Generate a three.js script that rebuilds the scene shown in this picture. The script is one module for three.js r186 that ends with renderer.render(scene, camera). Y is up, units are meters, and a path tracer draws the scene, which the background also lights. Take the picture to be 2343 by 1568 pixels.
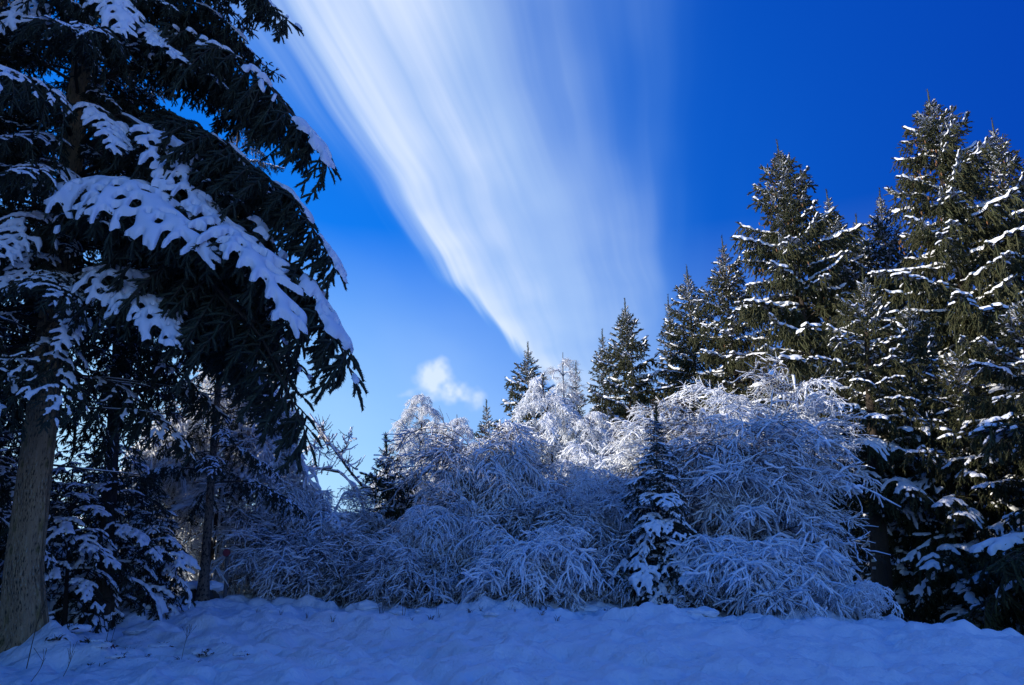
import * as THREE from 'three';

// ------------------------------------------------------------------ camera, sky, sun, exposure
const PITCH = 18.8 * Math.PI / 180, EYE = 1.2, FOC = 1750, CX = 1171.5, CY = 784;
const scene = new THREE.Scene();
const camera = new THREE.PerspectiveCamera(2 * Math.atan(CY / FOC) * 180 / Math.PI, 1024 / 685, 0.1, 2000);
camera.position.set(0, EYE, 0);
camera.rotation.set(PITCH, 0, 0);
scene.add(camera);
const renderer = new THREE.WebGLRenderer({ antialias: true });
renderer.toneMapping = THREE.LinearToneMapping;
renderer.toneMappingExposure = 1.42;
renderer.shadowMap.enabled = true;

const SUN_AZ = -108 * Math.PI / 180, SUN_EL = 17 * Math.PI / 180;      // from the left, a little behind the camera, low winter sun
const sunDir = new THREE.Vector3(Math.sin(SUN_AZ) * Math.cos(SUN_EL), Math.sin(SUN_EL), -Math.cos(SUN_AZ) * Math.cos(SUN_EL));
const sun = new THREE.DirectionalLight(new THREE.Color(1, 0.88, 0.73), 4.7);
sun.position.copy(sunDir).multiplyScalar(80);
sun.castShadow = true;
Object.assign(sun.shadow.camera, { left: -60, right: 60, top: 60, bottom: -60, near: 1, far: 220 });
sun.shadow.mapSize.set(4096, 4096);
scene.add(sun);

// ------------------------------------------------------------------ numbers: seeded randomness, noise, pixel of the photograph -> point at a depth
function RNG(seed) { let a = seed * 2654435761 >>> 0; return () => { a = a + 0x6D2B79F5 | 0; let t = Math.imul(a ^ a >>> 15, 1 | a); t = t + Math.imul(t ^ t >>> 7, 61 | t) ^ t; return ((t ^ t >>> 14) >>> 0) / 4294967296; }; }
const hash2 = (x, y) => { let h = Math.imul(x, 374761393) + Math.imul(y, 668265263) | 0; h = Math.imul(h ^ h >>> 13, 1274126177); return ((h ^ h >>> 16) >>> 0) / 4294967296; };
function noise(x, y) {
  const xi = Math.floor(x), yi = Math.floor(y), fx = x - xi, fy = y - yi, u = fx * fx * (3 - 2 * fx), v = fy * fy * (3 - 2 * fy);
  const a = hash2(xi, yi), b = hash2(xi + 1, yi), c = hash2(xi, yi + 1), d = hash2(xi + 1, yi + 1);
  return (a + (b - a) * u) * (1 - v) + (c + (d - c) * u) * v;
}
const fbm = (x, y, n = 4) => { let s = 0, a = 0.5; for (let i = 0; i < n; i++) { s += a * noise(x, y); x = x * 2.03 + 17.1; y = y * 2.03 + 5.7; a *= 0.5; } return s / (1 - Math.pow(0.5, n)); };
const sstep = (a, b, x) => { const t = Math.min(1, Math.max(0, (x - a) / (b - a))); return t * t * (3 - 2 * t); };
const lerp = (a, b, t) => a + (b - a) * t;
const cosP = Math.cos(PITCH), sinP = Math.sin(PITCH);
function at(px, py, D) { const x = (px - CX) / FOC, y = (CY - py) / FOC, Y = y * cosP + sinP, Z = cosP - y * sinP, k = D / Z; return [x * k, EYE + Y * k, -D]; }
const add = (a, b, s = 1) => [a[0] + b[0] * s, a[1] + b[1] * s, a[2] + b[2] * s];
const sub = (a, b) => [a[0] - b[0], a[1] - b[1], a[2] - b[2]];
const len = (a) => Math.hypot(a[0], a[1], a[2]);
const nrm = (a) => { const l = len(a) || 1; return [a[0] / l, a[1] / l, a[2] / l]; };
const crs = (a, b) => [a[1] * b[2] - a[2] * b[1], a[2] * b[0] - a[0] * b[2], a[0] * b[1] - a[1] * b[0]];
const dot = (a, b) => a[0] * b[0] + a[1] * b[1] + a[2] * b[2];

// ------------------------------------------------------------------ sky: deep polarised blue, a fanned sheet of cirrus in a flat layer, one puff
{
  const W = 4096, H = 2048, data = new Float32Array(W * H * 4);
  const lin = (r, g, b) => [r, g, b].map((c) => { c /= 255; return c <= 0.04045 ? c / 12.92 : Math.pow((c + 0.055) / 1.055, 2.4); });
  const ZEN = lin(0, 16, 130), MID = lin(14, 106, 208), LOW = lin(88, 162, 228), HAZE = lin(166, 204, 232), CLOUD = lin(162, 190, 224), BRIGHT = lin(198, 210, 230), VEIL = lin(76, 144, 216);
  const puff = nrm(sub(at(1012, 882, 10), [0, EYE, 0])), pr = nrm(crs(puff, [0, 1, 0])), pu = crs(pr, puff);
  for (let j = 0; j < H; j++) {
    const el = ((j + 0.5) / H - 0.5) * Math.PI, ce = Math.cos(el), y = Math.sin(el);
    for (let i = 0; i < W; i++) {
      const o = (j * W + i) * 4;
      if (el < -0.02) { data[o] = LOW[0] * 0.5; data[o + 1] = LOW[1] * 0.5; data[o + 2] = LOW[2] * 0.5; data[o + 3] = 1; continue; }
      const az = ((i + 0.5) / W - 0.5) * 2 * Math.PI, x = ce * Math.cos(az), z = ce * Math.sin(az);
      const g = x * sunDir.x + y * sunDir.y + z * sunDir.z, e = Math.max(0, el) / 1.5708;
      const pol = sstep(-0.95, 0.35, g + 0.25 * (0.3 - e));                 // darkest a quarter turn from the sun and beyond
      const t = Math.min(1, Math.pow(1 - Math.min(1, e * 1.35), 1.6));
      const k = Math.min(1, t * (0.1 + 0.84 * pol) + 0.3 * pol * (1 - 0.5 * e));
      let c = k < 0.6 ? [0, 1, 2].map((n) => lerp(ZEN[n], MID[n], k / 0.6)) : [0, 1, 2].map((n) => lerp(MID[n], LOW[n], (k - 0.6) / 0.4));
      const hz = Math.pow(Math.max(0, 1 - e / 0.3), 1.1) * (0.1 + 1.15 * pol);
      c = c.map((v, n) => lerp(v, HAZE[n], Math.min(0.95, hz)));
      if (y > 0.03) {                                                       // the cirrus lies in a plane overhead: (u, w) are its own axes
        const X = x / y, Z = -z / y, q0 = X - 0.2 * Z, p = Z;
        const wob = (fbm(p * 0.9 + 3, q0 * 1.2 + 8, 4) - 0.5) * 0.16;
        const q = q0 + wob * 0.7;
        const left = -0.655 + 0.13 * sstep(2.1, 3.6, p) + (noise(p * 2.2, 4.4) - 0.5) * 0.05 + (noise(p * 7, 9.1) - 0.5) * 0.014;
        let d = 0;
        if (p > -1.5) {
          const qw = q + (fbm(p * 0.7 + 3, q * 1.2 + 1, 3) - 0.5) * 0.1 + (fbm(p * 2.3 + 3, q * 6 + 1, 3) - 0.5) * 0.018, st = fbm(qw * 15 + 40, p * 0.45 + q * 1.2, 4), st2 = fbm(q * 5 + 11, p * 0.5, 3), fin = fbm(qw * 60 + 3, p * 1.1 + q * 2, 4);
          const soft = lerp(0.075, 0.03, sstep(1, 3, p)), rise = sstep(left - soft, left + soft * 1.6, q + (fin - 0.5) * 0.05);
          const rt = q + (p > 3 ? -(p - 3) * 0.1 : 0) + (st2 - 0.5) * 0.35 + (fbm(p * 0.9 + 9, q * 2 + 4, 4) - 0.5) * 0.3 + (st - 0.5) * 0.12, fall = Math.pow(1 - sstep(-0.5, 0.34, rt), 1.5);
          const edge = Math.exp(-Math.pow((q - left - 0.055) / 0.07, 2));
          d = rise * fall * (0.77 + 0.26 * (fbm(X * 3.1 + 2, Z * 2.3 + 6, 4) - 0.5) + (0.06 + 0.06 * sstep(-0.25, -0.6, q)) * (st - 0.5) + 0.1 * (fin - 0.5) + 0.2 * (st2 - 0.45) + 0.1 * edge + 0.06 * Math.exp(-Math.pow((q - left - 0.24) / 0.04, 2)) * sstep(3.2, 1.6, p));
          d += 0.4 * Math.exp(-Math.pow((q - left + 0.06) / 0.045, 2)) * sstep(1.9, 1.0, p) * sstep(0.25, 0.75, st + st2 * 0.3);
          d *= sstep(-0.3, 0.8, p);
        }
        d = Math.min(0.97, Math.max(0, d));
        const b = sstep(0.62, 0.97, d);
        c = c.map((v, n) => lerp(v, lerp(lerp(VEIL[n], CLOUD[n], sstep(0, 0.6, d)), BRIGHT[n], b) * 0.97, d));
        const thin = sstep(0.5, 0.8, fbm(X * 0.8 + 5.2, Z * 0.35 + 1.7, 5)) * 0.14 * sstep(-0.1, -0.9, q0);
        c = c.map((v, n) => lerp(v, CLOUD[n], thin));
        const dp = x * puff[0] + y * puff[1] + z * puff[2];
        if (dp > 0.985) {
          const a = (x * pr[0] + y * pr[1] + z * pr[2]) * 1000, bb = (x * pu[0] + y * pu[1] + z * pu[2]) * 1000;
          const wx = (fbm(a * 0.035 + 7, bb * 0.035 + 2, 4) - 0.5) * 26, wy = (fbm(a * 0.035 + 31, bb * 0.035 + 12, 4) - 0.5) * 22, A = a + wx, B = bb + wy;
          const lobe = (cx, cy, rx, ry) => Math.exp(-Math.pow(Math.hypot((A - cx) / rx, (B - cy) / ry), 2.4));
          let m = lobe(-8, 20, 19, 14) + lobe(-4, 1, 30, 14) + 0.85 * lobe(24, -10, 24, 12) + 0.5 * lobe(-38, -14, 22, 5) + 0.45 * lobe(40, -22, 12, 11);
          m *= 0.05 + 1.55 * fbm(a * 0.085 + 3, bb * 0.085 + 40, 5);
          m = Math.min(0.8, Math.max(0, m - 0.14) * 0.95);
          c = c.map((v, n) => lerp(v, BRIGHT[n], m));
        }
      }
      data[o] = c[0]; data[o + 1] = c[1]; data[o + 2] = c[2]; data[o + 3] = 1;
    }
  }
  { let E = [0, 0, 0], w = 0; for (let j = H / 2; j < H; j += 4) for (let i = 0; i < W; i += 4) { const el = ((j + 0.5) / H - 0.5) * Math.PI, k = Math.sin(el) * Math.cos(el), o = (j * W + i) * 4; w += k; for (let n = 0; n < 3; n++) E[n] += data[o + n] * k; } console.log('sky mean', E.map((v) => (v / w).toFixed(3)).join(' ')); }
  const sky = new THREE.DataTexture(data, W, H, THREE.RGBAFormat, THREE.FloatType);
  sky.mapping = THREE.EquirectangularReflectionMapping;
  sky.magFilter = THREE.LinearFilter;
  sky.needsUpdate = true;
  scene.background = sky;
  scene.environment = sky;
}

// ------------------------------------------------------------------ materials
function grain(W, H, f, srgb) {
  const d = new Uint8Array(W * H * 4);
  for (let j = 0; j < H; j++) for (let i = 0; i < W; i++) { const c = f(i / W, j / H, i, j), o = (j * W + i) * 4; d[o] = c[0]; d[o + 1] = c[1]; d[o + 2] = c[2]; d[o + 3] = 255; }
  const t = new THREE.DataTexture(d, W, H);
  t.wrapS = t.wrapT = THREE.RepeatWrapping; t.magFilter = THREE.LinearFilter; t.minFilter = THREE.LinearFilter;
  if (srgb) t.colorSpace = THREE.SRGBColorSpace;
  t.needsUpdate = true;
  return t;
}
const fold = (f) => (u, v) => {                                            // a tileable version of a noise on the unit square
  const a = sstep(0, 1, u), b = sstep(0, 1, v);
  return (f(u, v) * (1 - a) + f(u - 1, v) * a) * (1 - b) + (f(u, v - 1) * (1 - a) + f(u - 1, v - 1) * a) * b;
};
const snowBump = grain(512, 512, (u, v) => { const f = fold((a, b) => fbm(a * 26 + 50, b * 26 + 50, 4)), g = fold((a, b) => noise(a * 120 + 200, b * 120 + 200)); const k = 255 * Math.min(1, Math.max(0, 0.75 * f(u, v) + 0.25 * g(u, v))); return [k, k, k]; });
const barkBump = grain(512, 512, (u, v) => { const f = fold((a, b) => fbm(a * 22 + 80, b * 12 + 80, 5)), g = fold((a, b) => fbm(a * 60 + 10, b * 40 + 10, 3)); let k = 0.6 * f(u, v) + 0.4 * g(u, v); k = 255 * sstep(0.25, 0.75, k); return [k, k, k]; });
const barkMap = grain(512, 512, (u, v) => {
  const f = fold((a, b) => fbm(a * 18 + 80, b * 10 + 80, 5))(u, v), g = fold((a, b) => fbm(a * 34 + 10, b * 26 + 19, 4))(u, v), m = fold((a, b) => fbm(a * 5 + 33, b * 4 + 71, 4))(u, v);
  let c = [164 + 66 * (f - 0.5), 138 + 56 * (f - 0.5), 104 + 44 * (f - 0.5)].map((v) => v * (0.75 + 0.5 * m));
  const dark = sstep(0.54, 0.68, g); c = c.map((v) => v * (1 - 0.55 * dark));
  const lich = sstep(0.36, 0.28, g) * 0.8; c = [lerp(c[0], 172, lich), lerp(c[1], 178, lich), lerp(c[2], 162, lich)];
  const moss = sstep(0.58, 0.7, m) * 0.5; return [lerp(c[0], 88, moss), lerp(c[1], 82, moss), lerp(c[2], 34, moss)].map((v) => Math.max(0, Math.min(255, v)));
}, true);
const std = (o) => new THREE.MeshStandardMaterial({ roughness: 0.9, metalness: 0, ...o });
const M = {
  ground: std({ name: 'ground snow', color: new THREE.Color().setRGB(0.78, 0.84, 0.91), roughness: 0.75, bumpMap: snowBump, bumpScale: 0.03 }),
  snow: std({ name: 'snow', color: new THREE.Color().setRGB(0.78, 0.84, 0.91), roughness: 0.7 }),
  needle: std({ name: 'needles', vertexColors: true, roughness: 0.75 }),
  bark: std({ name: 'bark', map: barkMap, bumpMap: barkBump, bumpScale: 0.02 }),
  ringBark: std({ name: 'ringed bark', map: grain(256, 256, (u, v) => { const f = fold((a, b) => fbm(a * 6 + 12, b * 34 + 44, 4))(u, v), g2 = fold((a, b) => fbm(a * 20 + 3, b * 40 + 4, 3))(u, v), k = sstep(0.5, 0.62, f); return [lerp(118, 40, k), lerp(104, 34, k), lerp(90, 30, k)].map((c) => c * (0.7 + 0.6 * g2)); }, true), bumpMap: barkBump, bumpScale: 0.01 }),
  darkBark: std({ name: 'dark bark', color: new THREE.Color().setRGB(0.055, 0.042, 0.032), bumpMap: barkBump, bumpScale: 0.02 }),
  twig: std({ name: 'birch twig', color: new THREE.Color().setRGB(0.06, 0.04, 0.028), roughness: 0.85 }),
  grass: std({ name: 'dry grass', color: new THREE.Color().setRGB(0.075, 0.05, 0.03) }),
  cone: std({ name: 'cones', color: new THREE.Color().setRGB(0.16, 0.075, 0.028), roughness: 0.8 }),
};

// ------------------------------------------------------------------ mesh building
class MB {
  constructor() { this.P = []; this.I = []; this.C = null; this.U = null; }
  get n() { return this.P.length / 3; }
  tube(pts, rad, sides, col, o = {}) {                                     // rad: array or number; o.lift(i) moves a ring up; o.flat squeezes it
    const n = pts.length, base = this.n; let ref = Math.abs(nrm(sub(pts[n - 1], pts[0]))[1]) > 0.9 ? [1, 0, 0] : [0, 1, 0];
    for (let i = 0; i < n; i++) {
      const t = nrm(sub(pts[Math.min(n - 1, i + 1)], pts[Math.max(0, i - 1)])); let u = nrm(add(ref, t, -dot(ref, t))); const v = crs(t, u); ref = u;
      const r = Array.isArray(rad) ? rad[i] : rad;
      for (let k = 0; k < sides; k++) {
        const a = k / sides * 6.28318, rr = o.rough ? r * (1 + (hash2(k * 7 + (o.seed || 0), i * 13) - 0.5) * o.rough) : r, cu = Math.cos(a) * rr * (o.flat || 1), cv = Math.sin(a) * rr;
        this.P.push(pts[i][0] + u[0] * cu + v[0] * cv, pts[i][1] + u[1] * cu + v[1] * cv + (o.lift ? o.lift * r : 0), pts[i][2] + u[2] * cu + v[2] * cv);
        if (col) (this.C ||= []).push(col[0], col[1], col[2]);
      }
      if (i) for (let k = 0; k < sides; k++) { const a = base + (i - 1) * sides + k, b = base + (i - 1) * sides + (k + 1) % sides, c = a + sides, d = b + sides; this.I.push(a, b, c, b, d, c); }
    }
    const t = nrm(sub(pts[n - 1], pts[n - 2])), r = Array.isArray(rad) ? rad[n - 1] : rad, e = add(pts[n - 1], t, r * 0.8), tip = this.n;
    this.P.push(e[0], e[1] + (o.lift ? o.lift * r : 0), e[2]); if (col) this.C.push(col[0], col[1], col[2]);
    for (let k = 0; k < sides; k++) this.I.push(base + (n - 1) * sides + k, base + (n - 1) * sides + (k + 1) % sides, tip);
    if (o.start) { const s = add(pts[0], nrm(sub(pts[0], pts[1])), (Array.isArray(rad) ? rad[0] : rad) * 0.8), q = this.n; this.P.push(s[0], s[1] + (o.lift ? o.lift * (Array.isArray(rad) ? rad[0] : rad) : 0), s[2]); if (col) this.C.push(col[0], col[1], col[2]); for (let k = 0; k < sides; k++) this.I.push(base + (k + 1) % sides, base + k, q); }
  }
  tri(a, b, c, col) { const n = this.n; this.P.push(...a, ...b, ...c); if (col) (this.C ||= []).push(...col, ...col, ...col); this.I.push(n, n + 1, n + 2); }
  geo() {
    const g = new THREE.BufferGeometry();
    g.setAttribute('position', new THREE.Float32BufferAttribute(this.P, 3));
    if (this.C) g.setAttribute('color', new THREE.Float32BufferAttribute(this.C, 3));
    if (this.U) g.setAttribute('uv', new THREE.Float32BufferAttribute(this.U, 2));
    g.setIndex(this.I); g.computeVertexNormals();
    return g;
  }
}
const names = new Map();
function numbered(name) { const k = names.get(name) || 0; names.set(name, k + 1); return k ? `${name}_${String(k).padStart(3, '0')}` : name; }
function tag(o, label, category, group, kind) { if (label) o.userData.label = label; if (category) o.userData.category = category; if (group) o.userData.group = group; if (kind) o.userData.kind = kind; return o; }
function thing(name, label, category, pos, group) { const g = new THREE.Group(); g.name = numbered(name); g.position.set(...pos); scene.add(g); return tag(g, label, category, group); }
function part(name, geo, mat, parent) { const m = new THREE.Mesh(geo, mat); m.name = numbered(name); m.castShadow = m.receiveShadow = true; (parent || scene).add(m); return m; }

// A sheet of snow lying on twigs: what they cover seen from above, blurred, cut along a smooth outline, thickest in the middle.
function snowSheet(segs, o) {
  const c = o.cell, r = o.r; let x0 = 1e9, x1 = -1e9, z0 = 1e9, z1 = -1e9;
  for (const [a, b] of segs) { x0 = Math.min(x0, a[0], b[0]); x1 = Math.max(x1, a[0], b[0]); z0 = Math.min(z0, a[2], b[2]); z1 = Math.max(z1, a[2], b[2]); }
  x0 -= r + 3 * c; z0 -= r + 3 * c; const W = Math.ceil((x1 + r + 3 * c - x0) / c) + 1, H = Math.ceil((z1 + r + 3 * c - z0) / c) + 1;
  let m = new Float32Array(W * H), h = new Float32Array(W * H).fill(-1e9);
  for (const [a, b] of segs) {
    const l = Math.hypot(b[0] - a[0], b[2] - a[2]), n = Math.max(1, Math.ceil(l / (c * 0.7)));
    for (let k = 0; k <= n; k++) {
      const t = k / n, x = lerp(a[0], b[0], t), y = lerp(a[1], b[1], t), z = lerp(a[2], b[2], t), ri = Math.ceil(r / c), ci = Math.round((x - x0) / c), cj = Math.round((z - z0) / c);
      if (o.patch && fbm(x * o.patch + (o.seed || 0), z * o.patch + 9.3, 3) > o.amt) continue;
      for (let j = cj - ri; j <= cj + ri; j++) for (let i = ci - ri; i <= ci + ri; i++) {
        if (i < 0 || j < 0 || i >= W || j >= H) continue;
        const d = Math.hypot(x0 + i * c - x, z0 + j * c - z); if (d > r) continue;
        const q = j * W + i; m[q] = 1; if (y > h[q]) h[q] = y;
      }
    }
  }
  for (let k = 0; k < (o.spread || 6); k++) {                               // heights grow outwards one ring a time, so that the outline has some
    const h2 = h.slice();
    for (let j = 1; j < H - 1; j++) for (let i = 1; i < W - 1; i++) { const q = j * W + i; if (h[q] > -1e8) continue; let s = 0, n = 0; for (const d of [-1, 1, -W, W]) if (h[q + d] > -1e8) { s += h[q + d]; n++; } if (n) h2[q] = s / n; }
    h = h2;
  }
  const blur = (a, need) => { const b = a.slice(); for (let j = 1; j < H - 1; j++) for (let i = 1; i < W - 1; i++) { const q = j * W + i; if (need && a[q] < -1e8) continue; let s = 0, n = 0; for (let dj = -W; dj <= W; dj += W) for (let di = -1; di <= 1; di++) { const v = a[q + dj + di]; if (need && v < -1e8) continue; s += v; n++; } b[q] = s / n; } return b; };
  for (let k = 0; k < (o.smooth || 2); k++) h = blur(h, true);
  let f = m; for (let k = 0; k < 2; k++) f = blur(f); 
  let dist = new Float32Array(W * H); for (let q = 0; q < W * H; q++) dist[q] = f[q] > 0.5 ? 1e3 : 0;
  for (let j = 1; j < H - 1; j++) for (let i = 1; i < W - 1; i++) { const q = j * W + i; if (dist[q]) dist[q] = Math.min(dist[q], dist[q - 1] + 1, dist[q - W] + 1, dist[q - W - 1] + 1.41, dist[q - W + 1] + 1.41); }
  for (let j = H - 2; j > 0; j--) for (let i = W - 2; i > 0; i--) { const q = j * W + i; if (dist[q]) dist[q] = Math.min(dist[q], dist[q + 1] + 1, dist[q + W] + 1, dist[q + W + 1] + 1.41, dist[q + W - 1] + 1.41); }
  dist = blur(dist);
  const B = new MB(), vert = new Map(), iso = 0.5;
  const grid = (q) => { if (vert.has(q)) return vert.get(q); const i = q % W, j = (q - i) / W, x = x0 + i * c, z = z0 + j * c, d = dist[q] * c; const T = o.t * Math.sqrt(1 - Math.exp(-d / o.d0)) * (0.75 + 0.5 * noise(x * 7 + 3, z * 7 + (o.seed || 0))); B.P.push(x, (h[q] > -1e8 ? h[q] : 0) + T + o.lift, z); const id = B.n - 1; vert.set(q, id); return id; };
  const edge = (a, b) => { const k = Math.min(a, b) * 4 + (Math.abs(a - b) === 1 ? 1 : 2) + 1e9; if (vert.has(k)) return vert.get(k); const t = (iso - f[a]) / (f[b] - f[a]), ia = a % W, ja = (a - ia) / W, ib = b % W, jb = (b - ib) / W, ins = f[a] > iso ? a : b; const y = h[ins] > -1e8 ? h[ins] : 0; B.P.push(x0 + lerp(ia, ib, t) * c, y + o.lift - o.lip, z0 + lerp(ja, jb, t) * c); const id = B.n - 1; vert.set(k, id); return id; };
  for (let j = 0; j < H - 1; j++) for (let i = 0; i < W - 1; i++) {
    const q = [j * W + i, (j + 1) * W + i, (j + 1) * W + i + 1, j * W + i + 1], poly = [];
    for (let k = 0; k < 4; k++) { const a = q[k], b = q[(k + 1) % 4]; if (f[a] > iso) poly.push(grid(a)); if ((f[a] > iso) !== (f[b] > iso)) poly.push(edge(a, b)); }
    for (let k = 2; k < poly.length; k++) B.I.push(poly[0], poly[k - 1], poly[k]);
  }
  return B;
}

// ------------------------------------------------------------------ one spruce bough: axis, side twigs, needle fingers; and the snow on it
function makeBough(o) {
  const r = RNG(o.seed), F = new MB(), segs = [], L = o.L, brown = [0.04, 0.03, 0.02];
  const green = () => { const k = 0.7 + 0.6 * r(); return [o.col[0] * k * (0.85 + 0.3 * r()), o.col[1] * k, o.col[2] * k]; };
  const axis = []; const n = 16, wz = (r() - 0.5) * 0.12 * L;
  for (let i = 0; i <= n; i++) { const u = i / n; axis.push([L * u, L * (o.arch * Math.sin(Math.PI * Math.pow(u, 0.8)) + (o.up || 0) * (u * u * u - u)), wz * Math.sin(u * 3.14) + 0.02 * L * (noise(u * 6 + o.seed, 3) - 0.5)]); } for (let i = 2; i < n; i++) axis[i][1] += 0.035 * L * (noise(i * 0.42 + o.seed * 3, 7) - 0.5);
  F.tube(axis, axis.map((_, i) => lerp(o.ar || 0.009 * L + 0.006, 0.005, Math.pow(i / n, 0.7))), 5, brown);
  const axisAt = (u) => { const k = Math.min(n - 1, Math.floor(u * n)), t = u * n - k; return [add(axis[k], sub(axis[k + 1], axis[k]), t), nrm(sub(axis[k + 1], axis[k]))]; };
  const drape = (p) => [p[0], p[1] - (o.drape || 0) * p[2] * p[2], p[2]];
  function finger(p, d, l, snow) {
    const mid = add(p, d, l * 0.5), e = add(mid, nrm([d[0], d[1] - 0.25, d[2]]), l * 0.5), g = green(), fr = o.fr;
    F.tube([p, mid, e], [fr * 0.8, fr, fr * 0.55], o.fs || 4, [g[0] * 0.8, g[1] * 0.8, g[2] * 0.8]);
    const s = nrm(crs(d, Math.abs(d[1]) > 0.8 ? [1, 0, 0] : [0, 1, 0])), w = crs(d, s);
    for (let k = 0; k < o.nn; k++) {
      const t = (k + r()) / o.nn, a = r() * 6.283, rad = [s[0] * Math.cos(a) + w[0] * Math.sin(a), s[1] * Math.cos(a) + w[1] * Math.sin(a), s[2] * Math.cos(a) + w[2] * Math.sin(a)];
      const b = t < 0.5 ? add(p, sub(mid, p), t * 2) : add(mid, sub(e, mid), t * 2 - 1), nd = nrm(add([d[0] * 0.8, d[1] * 0.8, d[2] * 0.8], rad, 0.75)), bw = nrm(crs(nd, rad));
      F.tri(add(add(b, rad, fr * 0.6), bw, o.nw), add(add(b, rad, fr * 0.6), bw, -o.nw), add(b, nd, o.nl * (0.7 + 0.5 * r())), green());
    }
    if (snow && Math.abs(e[2]) < (o.reach || 9)) { segs.push([p, mid]); segs.push([mid, add(mid, sub(e, mid), 0.6)]); }
  }
  let side = 1;
  for (let s = o.bare * L; s < L * 0.985; s += o.step * (0.75 + 0.5 * r())) {
    const u = s / L, [p, T] = axisAt(u); side = -side;
    const prof = Math.min(1, (u - o.bare) / 0.22 + 0.3) * Math.min(1, (1 - u) / 0.5 + 0.1), l = o.W * prof * (0.65 + 0.5 * r()), a = (66 - 28 * u + (r() - 0.5) * 26) * 0.01745;
    let d = nrm([T[0] * Math.cos(a), T[1] * Math.cos(a) + 0.08 + (r() - 0.5) * 0.25, side * Math.sin(a)]), q = p; const st = 0.09, m = Math.max(2, Math.round(l / st)), pts = [q];
    const g = o.droop * (0.6 + 0.8 * r());
    for (let k = 0; k < m; k++) { q = add(q, d, l / m); pts.push(drape(q)); d = nrm([d[0], d[1] - g * l / m * (0.4 + k / m), d[2]]); }
    F.tube(pts, pts.map((_, i) => lerp(o.fr * 0.55, o.fr * 0.4, i / m)), 4, brown);
    for (let k = 0; k < m; k++) if (Math.abs(pts[k + 1][2]) < (o.reach || 9) && Math.abs(pts[k + 1][1] - pts[k][1]) < 0.75 * len(sub(pts[k + 1], pts[k]))) segs.push([pts[k], pts[k + 1]]);
    let alt = 1;
    for (let v = 0.06; v < l; v += o.tstep * (0.7 + 0.6 * r())) {
      const k = Math.min(m - 1, Math.floor(v / l * m)), D = nrm(sub(pts[k + 1], pts[k])), b = add(pts[k], sub(pts[k + 1], pts[k]), v / l * m - k); alt = -alt;
      let lat = Math.abs(D[1]) > 0.8 ? nrm([r() - 0.5, 0, r() - 0.5]) : nrm(crs(D, [0, 1, 0])); const an = (38 + 22 * r()) * 0.01745;
      const hang = r() < o.hang;
      const td = hang ? nrm([D[0] * 0.25 + (r() - 0.5) * 0.4, -1, D[2] * 0.25 + (r() - 0.5) * 0.4]) : nrm([D[0] * Math.cos(an) + lat[0] * alt * Math.sin(an), D[1] * Math.cos(an) + (r() - 0.6) * 0.3, D[2] * Math.cos(an) + lat[2] * alt * Math.sin(an)]);
      const tl = o.fl * (0.55 + 0.6 * r()) * (1 - 0.25 * v / l);
      if (hang) {
        const HL = o.hl * (0.35 + 0.8 * r()), hp = [b]; let hd = td, hq = b; for (let q = 0; q < 4; q++) { hq = add(hq, hd, HL / 4); hp.push(hq); hd = nrm([hd[0] * 0.8 + (r() - 0.5) * 0.5, hd[1], hd[2] * 0.8 + (r() - 0.5) * 0.5]); }
        F.tube(hp, [0.9, 0.9, 0.85, 0.8, 0.6].map((k) => k * o.fr), 4, green());
        for (let q = 0.1; q < 1; q += o.hs) { const k = Math.min(3, Math.floor(q * 4)), c = add(hp[k], sub(hp[k + 1], hp[k]), q * 4 - k), e = nrm([(r() - 0.5) * 1.7, -0.9 + 0.3 * r(), (r() - 0.5) * 1.7]); finger(c, e, o.fl * (0.35 + 0.4 * r()), false); }
        finger(hp[4], hd, o.fl * 0.4, false);
      }
      else finger(b, td, tl, td[1] > -0.6 && r() < (o.sf ?? 1));
    }
    finger(pts[m], nrm(sub(pts[m], pts[m - 1])), o.fl * 0.8, Math.abs(pts[m][1] - pts[m - 1][1]) < 0.7 * len(sub(pts[m], pts[m - 1])));
  }
  finger(axis[n], nrm(sub(axis[n], axis[n - 1])), o.fl * 0.9, true);
  for (let i = Math.floor(o.bare * n * 0.7); i < n; i++) segs.push([axis[i], axis[i + 1]]);
  const S = snowSheet(segs, { cell: o.cell, r: o.sr, t: o.st, d0: o.sd, lift: o.fr * 0.9, lip: o.fr * 1.1, patch: o.patch, amt: o.amt, seed: o.seed % 97, smooth: o.smooth });
  return { L, foliage: F.geo(), snow: S.geo() };
}
const OLIVE = [0.043, 0.05, 0.016], DEEP = [0.031, 0.043, 0.024];
const NEAR = { col: DEEP, fr: 0.011, fs: 4, nn: 26, nw: 0.0042, nl: 0.028, fl: 0.15, cell: 0.018, sr: 0.024, sd: 0.05, smooth: 2, step: 0.085, tstep: 0.055, hl: 0.2, hs: 0.16, hang: 0.1, bare: 0.12 };
const FAR = { col: OLIVE, fr: 0.02, fs: 4, nn: 12, nw: 0.011, nl: 0.075, fl: 0.25, cell: 0.04, sr: 0.045, sd: 0.07, smooth: 2, step: 0.12, tstep: 0.09, hl: 0.55, hs: 0.3, hang: 0.4, bare: 0.1 };
const K = { padded: [], fan: [], comb: [], dark: [], big: [], mid: [], small: [], tiny: [], young: [] };
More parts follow.
